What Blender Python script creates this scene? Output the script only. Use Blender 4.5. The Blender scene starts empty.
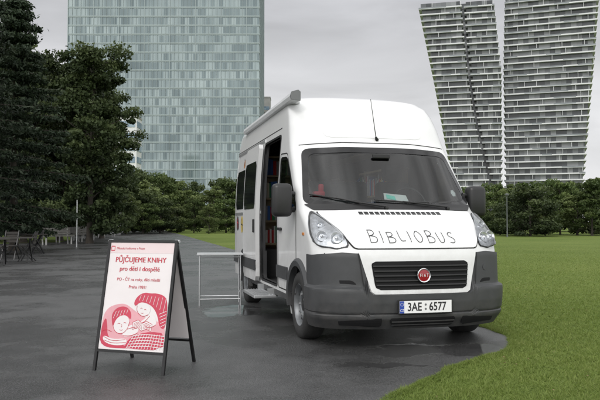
import bpy, bmesh, math, random
import numpy as np
from mathutils import Vector, Matrix
random.seed(3); np.random.seed(3)
sc=bpy.context.scene
COL=sc.collection
F_PX=690.0; CAMH=1.2; HOR=222.0
def gx(px,Y): return (px-300)/F_PX*Y
def gz(py,Y): return CAMH+(HOR-py)*Y/F_PX

# ---------------------------------------------------------------- materials
def mat(name,col,rough=0.5,metal=0.0,var=0.0,vscale=5.0,bump=0.0,bscale=50.0,spec=0.5,coat=0.0,rvar=0.0):
    m=bpy.data.materials.new(name); m.use_nodes=True
    nt=m.node_tree; b=nt.nodes['Principled BSDF']
    b.inputs['Base Color'].default_value=(*col,1); b.inputs['Roughness'].default_value=rough
    b.inputs['Metallic'].default_value=metal; b.inputs['Specular IOR Level'].default_value=spec
    b.inputs['Coat Weight'].default_value=coat
    if var>0 or bump>0 or rvar>0:
        tc=nt.nodes.new('ShaderNodeTexCoord')
    if var>0 or rvar>0:
        n=nt.nodes.new('ShaderNodeTexNoise'); n.inputs['Scale'].default_value=vscale; n.inputs['Detail'].default_value=6
        n.inputs['Roughness'].default_value=0.65
        nt.links.new(tc.outputs['Object'],n.inputs['Vector'])
    if var>0:
        mr=nt.nodes.new('ShaderNodeMapRange'); mr.inputs[1].default_value=0.3; mr.inputs[2].default_value=0.7
        mr.inputs[3].default_value=1-var; mr.inputs[4].default_value=1+var*0.6
        nt.links.new(n.outputs['Fac'],mr.inputs[0])
        mx=nt.nodes.new('ShaderNodeVectorMath'); mx.operation='SCALE'; mx.inputs[0].default_value=col
        nt.links.new(mr.outputs[0],mx.inputs['Scale']); nt.links.new(mx.outputs[0],b.inputs['Base Color'])
    if rvar>0:
        mr=nt.nodes.new('ShaderNodeMapRange'); mr.inputs[1].default_value=0.3; mr.inputs[2].default_value=0.7
        mr.inputs[3].default_value=max(0.02,rough-rvar); mr.inputs[4].default_value=rough+rvar
        nt.links.new(n.outputs['Fac'],mr.inputs[0]); nt.links.new(mr.outputs[0],b.inputs['Roughness'])
    if bump>0:
        n2=nt.nodes.new('ShaderNodeTexNoise'); n2.inputs['Scale'].default_value=bscale; n2.inputs['Detail'].default_value=4
        nt.links.new(tc.outputs['Object'],n2.inputs['Vector'])
        bp=nt.nodes.new('ShaderNodeBump'); bp.inputs['Strength'].default_value=bump; bp.inputs['Distance'].default_value=0.01
        nt.links.new(n2.outputs['Fac'],bp.inputs['Height']); nt.links.new(bp.outputs[0],b.inputs['Normal'])
    return m
def glass(name,tint=(0.6,0.65,0.65),fac=0.12):
    m=bpy.data.materials.new(name); m.use_nodes=True; nt=m.node_tree; nt.nodes.clear()
    o=nt.nodes.new('ShaderNodeOutputMaterial'); g=nt.nodes.new('ShaderNodeBsdfGlossy'); g.inputs['Roughness'].default_value=0.03
    t=nt.nodes.new('ShaderNodeBsdfTransparent'); t.inputs['Color'].default_value=(*tint,1)
    fr=nt.nodes.new('ShaderNodeFresnel'); fr.inputs['IOR'].default_value=1.52
    ad=nt.nodes.new('ShaderNodeMath'); ad.operation='ADD'; ad.use_clamp=True; ad.inputs[1].default_value=fac
    nt.links.new(fr.outputs[0],ad.inputs[0])
    mx=nt.nodes.new('ShaderNodeMixShader'); nt.links.new(ad.outputs[0],mx.inputs[0])
    nt.links.new(t.outputs[0],mx.inputs[1]); nt.links.new(g.outputs[0],mx.inputs[2]); nt.links.new(mx.outputs[0],o.inputs[0])
    return m
def film_mat(name,col,dirt,z0,z1,amt,rough,coat,base_kw):
    # paint or plastic with faint road film collecting low on the body
    m=mat(name,col,rough,coat=coat,**base_kw)
    nt=m.node_tree; b=nt.nodes['Principled BSDF']; L=nt.links.new
    src=b.inputs['Base Color'].links[0].from_socket
    tc=nt.nodes.new('ShaderNodeTexCoord'); sp=nt.nodes.new('ShaderNodeSeparateXYZ'); L(tc.outputs['Object'],sp.inputs[0])
    mr=nt.nodes.new('ShaderNodeMapRange'); mr.inputs[1].default_value=z0; mr.inputs[2].default_value=z1; mr.inputs[3].default_value=0.0; mr.inputs[4].default_value=amt; L(sp.outputs['Z'],mr.inputs[0])
    n=nt.nodes.new('ShaderNodeTexNoise'); n.inputs['Scale'].default_value=9; n.inputs['Detail'].default_value=9; n.inputs['Roughness'].default_value=.7; L(tc.outputs['Object'],n.inputs['Vector'])
    cn=nt.nodes.new('ShaderNodeMapRange'); cn.inputs[1].default_value=.35; cn.inputs[2].default_value=.7; L(n.outputs['Fac'],cn.inputs[0])
    ml=nt.nodes.new('ShaderNodeMath'); ml.operation='MULTIPLY'; L(mr.outputs[0],ml.inputs[0]); L(cn.outputs[0],ml.inputs[1])
    mx=nt.nodes.new('ShaderNodeMix'); mx.data_type='RGBA'; L(ml.outputs[0],mx.inputs['Factor']); L(src,mx.inputs['A']); mx.inputs['B'].default_value=(*dirt,1)
    L(mx.outputs['Result'],b.inputs['Base Color']); return m
M={}
M['paint']=film_mat('white_vehicle_paint',(0.71,0.715,0.72),(.30,.28,.25),1.15,0.4,.45,0.28,0.5,dict(var=0.03,vscale=1.5))
M['interior']=mat('dark_interior',(0.030,0.030,0.032),0.7,var=0.2)
M['plastic']=film_mat('dark_grey_plastic',(0.040,0.042,0.045),(.12,.11,.10),0.65,0.2,.45,0.5,0,dict(var=0.25,vscale=6,bump=0.2,bscale=400,rvar=0.08))
M['black']=mat('black_plastic',(0.012,0.012,0.013),0.4,var=0.2)
M['matte']=mat('matte_black_grille',(0.008,0.008,0.009),0.7,var=0.2,spec=.25)
M['seam']=mat('dark_gap',(0.012,0.012,0.013),0.8,var=0.1)
M['ceramic']=mat('black_glass_border',(0.01,0.01,0.011),0.08,var=0.1)
M['dglass']=mat('tinted_glass',(0.012,0.014,0.015),0.05,var=0.1,spec=0.7)
M['glass']=glass('clear_windscreen_glass',(0.60,0.66,0.65),0.03)
M['lens']=glass('headlight_cover_glass',(0.97,0.98,0.99),0.02)
M['chrome']=mat('chrome',(0.80,0.81,0.83),0.12,1.0,var=0.05)
M['refl']=mat('headlight_reflector',(0.80,0.82,0.85),0.25,0.7,var=0.35,vscale=26)
M['alu']=mat('aluminium',(0.55,0.56,0.57),0.35,0.8,var=0.1,vscale=8)
M['palegrey']=mat('pale_grey_awning_case',(0.52,0.53,0.54),0.4,0.0,var=0.08,vscale=6)
M['midgrey']=mat('mid_grey_plastic',(0.14,0.145,0.15),0.5,0.0,var=0.1,vscale=6)
M['steelrim']=mat('grey_steel_rim',(0.20,0.21,0.22),0.45,0.5,var=0.3,vscale=12)
M['rubber']=mat('tyre_rubber',(0.024,0.024,0.024),0.75,var=0.35,vscale=14,bump=0.3,bscale=120)
M['white']=mat('white_print',(0.8,0.8,0.8),0.5,var=0.04)
M['ink']=mat('black_ink',(0.02,0.02,0.022),0.6,var=0.1)
M['blue']=mat('blue_print',(0.02,0.06,0.35),0.5,var=0.05)
M['red']=mat('red_print',(0.48,0.022,0.045),0.5,var=0.08,vscale=12)
M['darkred']=mat('dark_red_enamel',(0.28,0.008,0.018),0.25,var=0.15,vscale=30,coat=.5)
M['rosered']=mat('rose_red_print',(0.50,0.045,0.085),0.5,var=0.10,vscale=9)
M['rose']=mat('light_rose_print',(0.66,0.33,0.37),0.5,var=0.10,vscale=9)
M['pink']=mat('pale_pink_print',(0.68,0.57,0.58),0.5,var=0.05)
M['poster']=mat('poster_paper',(0.70,0.66,0.665),0.42,var=0.05,vscale=3)
M['orange']=mat('orange_print',(0.45,0.17,0.04),0.5,var=0.08)
M['yellow']=mat('yellow_print',(0.50,0.38,0.10),0.5,var=0.08)
M['cyan']=mat('pale_cyan_paper',(0.25,0.75,0.65),0.6,var=0.08)
M['seat']=mat('grey_seat_fabric',(0.05,0.05,0.055),0.9,var=0.3,vscale=20)
M['frame']=mat('black_metal_frame',(0.015,0.015,0.016),0.35,0.3,var=0.2)
M['tabletop']=mat('grey_table_laminate',(0.45,0.46,0.47),0.35,var=0.1)
M['wood']=mat('dark_wet_wood',(0.030,0.026,0.023),0.7,var=0.3,vscale=7)
M['greywood']=mat('grey_bench_wood',(0.14,0.135,0.125),0.7,var=0.3,vscale=7)
M['shelfwood']=mat('pale_shelf_board',(0.45,0.36,0.24),0.6,var=0.2)
M['pole']=mat('grey_painted_pole',(0.10,0.11,0.11),0.5,var=0.2)
M['concrete']=mat('concrete',(0.33,0.33,0.32),0.85,var=0.2,vscale=0.4)
M['whitewall']=mat('white_render',(0.62,0.63,0.64),0.7,var=0.08,vscale=0.3)
M['darkfac']=mat('dark_facade',(0.10,0.11,0.12),0.5,var=0.3,vscale=0.2)

# ---------------------------------------------------------------- builders
def add_obj(name,me,parent=None,loc=None):
    o=bpy.data.objects.new(name,me); COL.objects.link(o)
    if parent is not None: o.parent=parent
    if loc is not None: o.location=loc
    return o
def empty(name,loc,rz=0,label=None,cat=None,group=None):
    o=bpy.data.objects.new(name,None); COL.objects.link(o); o.location=loc; o.rotation_euler=(0,0,rz); o.empty_display_size=0.3
    tag(o,label,cat,group); return o
def tag(o,label=None,cat=None,group=None,kind=None):
    if label: o['label']=label
    if cat: o['category']=cat
    if group: o['group']=group
    if kind: o['kind']=kind
    return o
class B:
    def __init__(s): s.v=[]; s.f=[]; s.m=[]
    def add(s,vs,fs,mi=0):
        k=len(s.v); s.v+= [tuple(p) for p in vs]
        for f in fs: s.f.append([k+i for i in f]); s.m.append(mi)
    def box(s,c,d,mi=0,rot=None,bev=0.0):
        hx,hy,hz=d[0]/2,d[1]/2,d[2]/2
        if bev>0:
            bm=bmesh.new(); bmesh.ops.create_cube(bm,size=1)
            for v in bm.verts: v.co=Vector((v.co.x*d[0],v.co.y*d[1],v.co.z*d[2]))
            bmesh.ops.bevel(bm,geom=bm.edges[:],offset=bev,segments=3,affect='EDGES',profile=0.5)
            vs=[v.co.copy() for v in bm.verts]; fs=[[v.index for v in f.verts] for f in bm.faces]; bm.free()
        else:
            vs=[Vector((x,y,z)) for x in(-hx,hx) for y in(-hy,hy) for z in(-hz,hz)]
            fs=[(0,1,3,2),(4,6,7,5),(0,4,5,1),(2,3,7,6),(0,2,6,4),(1,5,7,3)]
        if rot is not None: vs=[rot@v for v in vs]
        s.add([v+Vector(c) for v in vs],fs,mi)
    def tube(s,pts,rad,n=10,mi=0,cap=True):
        pts=[Vector(p) for p in pts]
        if not hasattr(rad,'__len__'): rad=[rad]*len(pts)
        k=len(s.v); prev=None
        for i,p in enumerate(pts):
            d=(pts[min(i+1,len(pts)-1)]-pts[max(i-1,0)]).normalized()
            a=Vector((0,0,1)) if abs(d.z)<0.9 else Vector((1,0,0))
            if prev is not None: a=prev
            x=(a-d*a.dot(d)).normalized(); y=d.cross(x); prev=x
            for j in range(n):
                t=2*math.pi*j/n; s.v.append(tuple(p+(x*math.cos(t)+y*math.sin(t))*rad[i]))
        for i in range(len(pts)-1):
            for j in range(n):
                a=k+i*n+j; b2=k+i*n+(j+1)%n; s.f.append([a,b2,b2+n,a+n]); s.m.append(mi)
        if cap:
            s.f.append([k+j for j in range(n)][::-1]); s.m.append(mi)
            s.f.append([k+(len(pts)-1)*n+j for j in range(n)]); s.m.append(mi)
    def lathe(s,prof,axis='x',c=(0,0,0),n=48,mi=0):
        k=len(s.v); c=Vector(c)
        for a,r in prof:
            for j in range(n):
                t=2*math.pi*j/n; u,w=r*math.cos(t),r*math.sin(t)
                p={'x':Vector((a,u,w)),'y':Vector((u,a,w)),'z':Vector((u,w,a))}[axis]
                s.v.append(tuple(p+c))
        for i in range(len(prof)-1):
            for j in range(n):
                a=k+i*n+j; b2=k+i*n+(j+1)%n; s.f.append([a,b2,b2+n,a+n]); s.m.append(mi)
    def make(s,name,mats,parent=None,smooth=None,recalc=True,loc=None):
        me=bpy.data.meshes.new(name); me.from_pydata(s.v,[],s.f)
        for m in (mats if isinstance(mats,(list,tuple)) else [mats]): me.materials.append(m)
        me.polygons.foreach_set('material_index',s.m)
        if recalc:
            bm=bmesh.new(); bm.from_mesh(me); bmesh.ops.recalc_face_normals(bm,faces=bm.faces[:]); bm.to_mesh(me); bm.free()
        if smooth:
            me.polygons.foreach_set('use_smooth',[True]*len(me.polygons)); me.set_sharp_from_angle(angle=math.radians(smooth))
        me.update()
        return add_obj(name,me,parent,loc)
def chaikin(poly,it=2,r=0.25,closed=True):
    for _ in range(it):
        q=[]; n=len(poly)
        for i in range(n if closed else n-1):
            a=np.array(poly[i]); b=np.array(poly[(i+1)%n]); q+= [tuple(a*(1-r)+b*r),tuple(a*r+b*(1-r))]
        if not closed: q=[poly[0]]+q+[poly[-1]]
        poly=q
    return poly
def roundpoly(poly,r):
    out=[]; n=len(poly)
    for i in range(n):
        p=Vector(poly[i]); a=Vector(poly[i-1])-p; b=Vector(poly[(i+1)%n])-p
        ra=min(r,a.length*0.45); rb=min(r,b.length*0.45)
        A=p+a.normalized()*ra; Bp=p+b.normalized()*rb
        for t in (0,0.2,0.4,0.6,0.8,1): out.append(tuple(A*(1-t)**2+p*2*t*(1-t)+Bp*t*t))
    return out
def scan(poly,b):
    xs=[]; n=len(poly)
    for i in range(n):
        (a0,b0),(a1,b1)=poly[i],poly[(i+1)%n]
        if (b0-b)*(b1-b)<=0 and abs(b1-b0)>1e-9: xs.append(a0+(a1-a0)*(b-b0)/(b1-b0))
    return (min(xs),max(xs)) if xs else None
def patch(bb,poly,mp,off,rows=24,cols=24,thick=0.02,mi=0):
    zs=[p[1] for p in poly]; z0,z1=min(zs)+1e-4,max(zs)-1e-4
    g=[]
    for i in range(rows+1):
        b=z0+(z1-z0)*i/rows; r=scan(poly,b)
        g.append([(r[0]+(r[1]-r[0])*j/cols,b) for j in range(cols+1)])
    vs=[]; fs=[]
    for row in g:
        for a,b in row: vs.append(mp(a,b,off))
    C=cols+1
    for i in range(rows):
        for j in range(cols): fs.append((i*C+j,i*C+j+1,(i+1)*C+j+1,(i+1)*C+j))
    if thick>0:
        loop=[(0,j) for j in range(C)]+[(i,cols) for i in range(1,rows+1)]+[(rows,j) for j in range(cols-1,-1,-1)]+[(i,0) for i in range(rows-1,0,-1)]
        k=len(vs)
        for i,j in loop: vs.append(mp(*g[i][j],off-thick))
        L=len(loop)
        for q in range(L):
            i,j=loop[q]; i2,j2=loop[(q+1)%L]
            fs.append((i*C+j,i2*C+j2,k+(q+1)%L,k+q))
    bb.add(vs,fs,mi)
def ring_patch(bb,outer,inner,mp,off,mi=0,dens=6,thick=0.01):
    def dn(p):
        q=[]
        for i in range(len(p)):
            a=np.array(p[i]); b=np.array(p[(i+1)%len(p)])
            for t in range(dens): q.append(tuple(a+(b-a)*t/dens))
        return q
    o=dn(outer); i_=dn(inner); n=len(o)
    vs=[mp(*p,off) for p in o]+[mp(*p,off) for p in i_]+[mp(*p,off-thick) for p in o]+[mp(*p,off-thick) for p in i_]
    fs=[]
    for k in range(n):
        k2=(k+1)%n; fs+= [(k,k2,n+k2,n+k),(k,k2,2*n+k2,2*n+k),(n+k,n+k2,3*n+k2,3*n+k)]
    bb.add(vs,fs,mi)
def ribbon(bb,pts,mp,w,off,mi=0,closed=False,sub=4):
    P=[]
    n=len(pts)
    for i in range(n if closed else n-1):
        a=np.array(pts[i],float); b=np.array(pts[(i+1)%n],float)
        for t in range(sub): P.append(a+(b-a)*t/sub)
    if not closed: P.append(np.array(pts[-1],float))
    L=[];R=[]; m=len(P)
    for i in range(m):
        a=P[(i-1)%m] if (closed or i>0) else P[0]; b=P[(i+1)%m] if (closed or i<m-1) else P[-1]
        d=b-a; l=np.hypot(*d) or 1; nn=np.array([-d[1],d[0]])/l*w/2
        L.append(mp(*(P[i]+nn),off)); R.append(mp(*(P[i]-nn),off))
    fs=[]
    for i in range(m if closed else m-1):
        j=(i+1)%m; fs.append((i,j,m+j,m+i))
    bb.add(L+R,fs,mi)
def text_mesh(s,size,align,bold=0.0):
    cu=bpy.data.curves.new('tmp_text','FONT'); cu.body=s; cu.size=size; cu.align_x=align; cu.align_y='CENTER'; cu.offset=bold; cu.resolution_u=4
    o=bpy.data.objects.new('tmp_text',cu); COL.objects.link(o)
    dg=bpy.context.evaluated_depsgraph_get(); me=o.evaluated_get(dg).to_mesh()
    vs=[(v.co.x,v.co.y) for v in me.vertices]; fs=[tuple(p.vertices) for p in me.polygons]
    bpy.data.objects.remove(o); bpy.data.curves.remove(cu); return vs,fs
def text_into(bb,s,size,place,mi=0,align='CENTER',bold=0.0,sx=1.0):
    vs,fs=text_mesh(s,size,align,bold); bb.add([place(x*sx,y) for x,y in vs],fs,mi)

# ---------------------------------------------------------------- ground
def ground_mat():
    m=bpy.data.materials.new('lawn_soil_and_turf'); m.use_nodes=True; nt=m.node_tree; b=nt.nodes['Principled BSDF']
    tc=nt.nodes.new('ShaderNodeTexCoord')
    def noise(s,d=5):
        n=nt.nodes.new('ShaderNodeTexNoise'); n.inputs['Scale'].default_value=s; n.inputs['Detail'].default_value=d
        nt.links.new(tc.outputs['Object'],n.inputs['Vector']); return n
    n1=noise(0.18,8); n2=noise(9,8); n3=noise(60,4)
    r=nt.nodes.new('ShaderNodeValToRGB'); r.color_ramp.elements[0].position=0.3; r.color_ramp.elements[1].position=0.7
    r.color_ramp.elements[0].color=(0.095,0.140,0.030,1); r.color_ramp.elements[1].color=(0.150,0.190,0.050,1)
    nt.links.new(n1.outputs['Fac'],r.inputs[0])
    ad=nt.nodes.new('ShaderNodeMath'); ad.operation='MULTIPLY'; nt.links.new(n2.outputs['Fac'],ad.inputs[0]); nt.links.new(n3.outputs['Fac'],ad.inputs[1])
    mr=nt.nodes.new('ShaderNodeMapRange'); mr.inputs[1].default_value=0.12; mr.inputs[2].default_value=0.38; mr.inputs[3].default_value=0.6; mr.inputs[4].default_value=1.3
    nt.links.new(ad.outputs[0],mr.inputs[0])
    v=nt.nodes.new('ShaderNodeVectorMath'); v.operation='SCALE'; nt.links.new(r.outputs[0],v.inputs[0]); nt.links.new(mr.outputs[0],v.inputs['Scale'])
    nt.links.new(v.outputs[0],b.inputs['Base Color']); b.inputs['Roughness'].default_value=0.95; b.inputs['Specular IOR Level'].default_value=0.1
    bp=nt.nodes.new('ShaderNodeBump'); bp.inputs['Strength'].default_value=0.8; bp.inputs['Distance'].default_value=0.03
    nt.links.new(ad.outputs[0],bp.inputs['Height']); nt.links.new(bp.outputs[0],b.inputs['Normal'])
    return m
def asphalt_mat():
    m=bpy.data.materials.new('wet_asphalt'); m.use_nodes=True; nt=m.node_tree; b=nt.nodes['Principled BSDF']
    L=nt.links.new
    tc=nt.nodes.new('ShaderNodeTexCoord')
    def noise(s,d=5,ro=0.5):
        n=nt.nodes.new('ShaderNodeTexNoise'); n.inputs['Scale'].default_value=s; n.inputs['Detail'].default_value=d; n.inputs['Roughness'].default_value=ro
        L(tc.outputs['Object'],n.inputs['Vector']); return n
    def mr(src,a,b_,c,d):
        x=nt.nodes.new('ShaderNodeMapRange'); x.inputs[1].default_value=a; x.inputs[2].default_value=b_; x.inputs[3].default_value=c; x.inputs[4].default_value=d; x.interpolation_type='SMOOTHSTEP'
        L(src,x.inputs[0]); return x.outputs[0]
    big=noise(0.5,6,0.62); mid=noise(2.6,7,0.62); fine=noise(140,3,.7); vor=nt.nodes.new('ShaderNodeTexVoronoi'); vor.inputs['Scale'].default_value=85
    L(tc.outputs['Object'],vor.inputs['Vector'])
    wet=mr(big.outputs['Fac'],0.40,0.60,0,1)
    pud=None
    for (x,y,rx,ry) in [(1.25,6.50,0.80,0.36),(-1.0,9.3,0.4,0.7),(0.75,5.75,0.45,.10)]:
        mp=nt.nodes.new('ShaderNodeMapping'); mp.vector_type='TEXTURE'; mp.inputs['Location'].default_value=(x,y,0); mp.inputs['Scale'].default_value=(rx,ry,1)
        dd=nt.nodes.new('ShaderNodeVectorMath'); dd.operation='MULTIPLY_ADD'; L(mid.outputs['Color'],dd.inputs[0]); dd.inputs[1].default_value=(0.9,0.9,0); L(tc.outputs['Object'],dd.inputs[2])
        sb=nt.nodes.new('ShaderNodeVectorMath'); sb.operation='SUBTRACT'; L(dd.outputs[0],sb.inputs[0]); sb.inputs[1].default_value=(0.45,0.45,0)
        L(sb.outputs[0],mp.inputs[0])
        ln=nt.nodes.new('ShaderNodeVectorMath'); ln.operation='LENGTH'; L(mp.outputs[0],ln.inputs[0])
        o=mr(ln.outputs['Value'],0.75,1.1,1,0)
        if pud is None: pud=o
        else:
            mxx=nt.nodes.new('ShaderNodeMath'); mxx.operation='MAXIMUM'; L(pud,mxx.inputs[0]); L(o,mxx.inputs[1]); pud=mxx.outputs[0]
    c1=mr(mid.outputs['Fac'],0.3,0.7,0.86,1.16); c2=mr(vor.outputs['Distance'],0.0,0.6,1.55,0.55); c3=mr(big.outputs['Fac'],0.40,0.60,1.18,0.84)
    mm=nt.nodes.new('ShaderNodeMath'); mm.operation='MULTIPLY'; L(c1,mm.inputs[0]); L(c2,mm.inputs[1])
    m2=nt.nodes.new('ShaderNodeMath'); m2.operation='MULTIPLY'; L(mm.outputs[0],m2.inputs[0]); L(c3,m2.inputs[1])
    v=nt.nodes.new('ShaderNodeVectorMath'); v.operation='SCALE'; v.inputs[0].default_value=(0.070,0.070,0.071); L(m2.outputs[0],v.inputs['Scale'])
    L(v.outputs[0],b.inputs['Base Color'])
    r1=mr(wet,0,1,0.42,0.22)
    rr=nt.nodes.new('ShaderNodeMix'); rr.data_type='FLOAT'; L(pud,rr.inputs['Factor']); L(r1,rr.inputs['A']); rr.inputs['B'].default_value=0.05
    L(rr.outputs['Result'],b.inputs['Roughness'])
    bp=nt.nodes.new('ShaderNodeBump'); bp.inputs['Distance'].default_value=0.006
    st=mr(pud,0,1,0.70,0.02); L(st,bp.inputs['Strength'])
    ad=nt.nodes.new('ShaderNodeMath'); ad.operation='ADD'; L(fine.outputs['Fac'],ad.inputs[0]); L(vor.outputs['Distance'],ad.inputs[1])
    L(ad.outputs[0],bp.inputs['Height']); L(bp.outputs[0],b.inputs['Normal'])
    b.inputs['Specular IOR Level'].default_value=0.75
    return m
gb=B(); S=2500
gb.add([(-S,-S,0),(S,-S,0),(S,S,0),(-S,S,0)],[(0,1,2,3)])
g=gb.make('ground_lawn',ground_mat()); tag(g,kind='structure',label='green mown lawn stretching to the tree line')
edgeR=[(-0.6,2.0),(0.05,3.6),(0.573,4.65),(1.23,5.67),(1.7,6.2),(2.02,6.6),(2.2,7.14),(2.1,8.0),(0.5,15.0),(-2.8,29.6),(-8.8,55),(-22,110)]
def edge_dense(e):
    out=[]
    for i in range(len(e)-1):
        a=np.array(e[i]);b=np.array(e[i+1]); n=max(2,int(np.hypot(*(b-a))/ (0.04 if a[1]<9 else 0.5)))
        for t in range(n):
            p=a+(b-a)*t/n; y=p[1]
            out.append((p[0]+0.015*math.sin(y*7.3)+0.012*math.sin(y*17+1)+random.uniform(-.018,.018),y+random.uniform(-.010,.010)))
    out.append(e[-1]); return out
ER=edge_dense(edgeR)
EL=[(-32,110),(-20.5,62),(-15.5,47),(-14.2,41),(-16.5,38),(-26,36),(-26,-12),(-4,-12),(-2.5,-3)]
bm=bmesh.new(); vs=[bm.verts.new((x,y,0.006)) for x,y in ER+EL]; f=bm.faces.new(vs); bmesh.ops.triangulate(bm,faces=[f])
bmesh.ops.recalc_face_normals(bm,faces=bm.faces[:])
for f in bm.faces:
    if f.normal.z<0: f.normal_flip()
me=bpy.data.meshes.new('asphalt_path'); bm.to_mesh(me); bm.free(); me.materials.append(asphalt_mat())
road=add_obj('asphalt_path',me); tag(road,kind='structure',label='wet dark asphalt path with shallow puddles')

def xr(Y): return np.interp(Y,[p[1] for p in edgeR],[p[0] for p in edgeR])
def leaf_mat(name,cols,trans=0.2,rough=0.6):
    m=bpy.data.materials.new(name); m.use_nodes=True; nt=m.node_tree; b=nt.nodes['Principled BSDF']; L=nt.links.new
    a=nt.nodes.new('ShaderNodeAttribute'); a.attribute_name='tone'
    r=nt.nodes.new('ShaderNodeValToRGB'); e=r.color_ramp.elements; e[0].color=(*cols[0],1); e[1].color=(*cols[2],1); e[1].position=1
    k=e.new(0.55); k.color=(*cols[1],1)
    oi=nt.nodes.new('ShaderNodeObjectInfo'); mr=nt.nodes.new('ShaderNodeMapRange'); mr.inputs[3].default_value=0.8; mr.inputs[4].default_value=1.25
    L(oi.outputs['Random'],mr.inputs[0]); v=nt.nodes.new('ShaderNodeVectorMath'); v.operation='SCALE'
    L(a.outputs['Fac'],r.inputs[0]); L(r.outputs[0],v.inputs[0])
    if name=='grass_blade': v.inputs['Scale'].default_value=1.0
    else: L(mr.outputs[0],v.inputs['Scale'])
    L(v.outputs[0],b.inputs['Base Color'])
    b.inputs['Roughness'].default_value=rough; b.inputs['Specular IOR Level'].default_value=0.25
    if trans>0:
        t=nt.nodes.new('ShaderNodeBsdfTranslucent'); L(v.outputs[0],t.inputs[0]); mx=nt.nodes.new('ShaderNodeMixShader'); mx.inputs[0].default_value=trans
        out=nt.nodes['Material Output']; L(b.outputs[0],mx.inputs[1]); L(t.outputs[0],mx.inputs[2]); L(mx.outputs[0],out.inputs[0])
    return m
def grass():
    N=270000
    Y=4.0+ (np.random.rand(N)**1.9)*32; X=np.random.rand(N)
    x0=xr(Y)-0.01; x1=0.52*Y+1.2
    keep=x1>x0; X=x0+(x1-x0)*X
    n2=34000; Y2=3.2+np.random.rand(n2)*8
    lump=0.015*np.sin(Y2*6.1)+0.012*np.sin(Y2*13.7+2)
    X2=xr(Y2)+np.abs(np.random.randn(n2))*0.05-0.035+lump
    X=np.concatenate([X[keep],X2]); Y=np.concatenate([Y[keep],Y2]); n=len(X)
    tuft=(np.sin(X*5.3+Y*1.7)*np.sin(Y*6.1-X*2.2)+np.sin(X*13.1-Y*4.0)*np.sin(Y*11.3+X*3))*0.5
    fade=np.clip((38-Y)/26,0.12,1)
    h=(0.010+0.020*np.random.rand(n)+0.02*(np.random.rand(n)>.97))*(1+0.4*tuft)*fade; w=(0.0024+0.0020*np.random.rand(n))*(0.7+Y*0.08)
    a=np.random.rand(n)*6.283; lx=np.random.randn(n)*0.020; ly=np.random.randn(n)*0.020
    v=np.zeros((n,3,3)); v[:,0]=np.stack([X-w*np.cos(a),Y-w*np.sin(a),0*X],1); v[:,1]=np.stack([X+w*np.cos(a),Y+w*np.sin(a),0*X],1); v[:,2]=np.stack([X+lx,Y+ly,h],1)
    me=bpy.data.meshes.new('grass_blades'); me.vertices.add(n*3); me.vertices.foreach_set('co',v.ravel())
    me.loops.add(n*3); me.loops.foreach_set('vertex_index',np.arange(n*3,dtype=np.int32)); me.polygons.add(n)
    me.polygons.foreach_set('loop_start',np.arange(0,n*3,3,dtype=np.int32)); me.polygons.foreach_set('loop_total',np.full(n,3,dtype=np.int32))
    at=me.attributes.new('tone','FLOAT','FACE')
    pat=0.5+0.2*np.sin(X*0.9+1)*np.cos(Y*0.7)+0.3*tuft
    at.data.foreach_set('value',np.clip(np.random.rand(n)*0.5+0.40*pat+0.08,0,1).astype(np.float32))
    me.update(); me.validate(); me.materials.append(leaf_mat('grass_blade',[(0.095,0.145,0.026),(0.175,0.235,0.052),(0.30,0.33,0.12)],0.35))
    o=add_obj('grass',me); tag(o,kind='stuff',label='short damp mown grass blades beside the path')
grass()
def fallen_leaves():
    n=220; Y=4.2+np.random.rand(n)**1.2*16; X=xr(Y)+.15+np.random.rand(n)*(0.5*Y+1)
    b=B()
    for x,y in zip(X,Y):
        a=random.uniform(0,6.28); s=random.uniform(.010,.020); z=0.025
        c,d=math.cos(a)*s,math.sin(a)*s; b.add([(x-c,y-d,z),(x+d*.5,y-c*.5,z+.006),(x+c,y+d,z+.002),(x-d*.5,y+c*.5,z+.007)],[(0,1,2,3)])
    o=b.make('fallen_leaves',mat('dry_leaf',(0.20,0.15,0.07),0.8,var=.4,vscale=3)); tag(o,kind='stuff',label='scattered small dry fallen leaves on the grass')
fallen_leaves()

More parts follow.
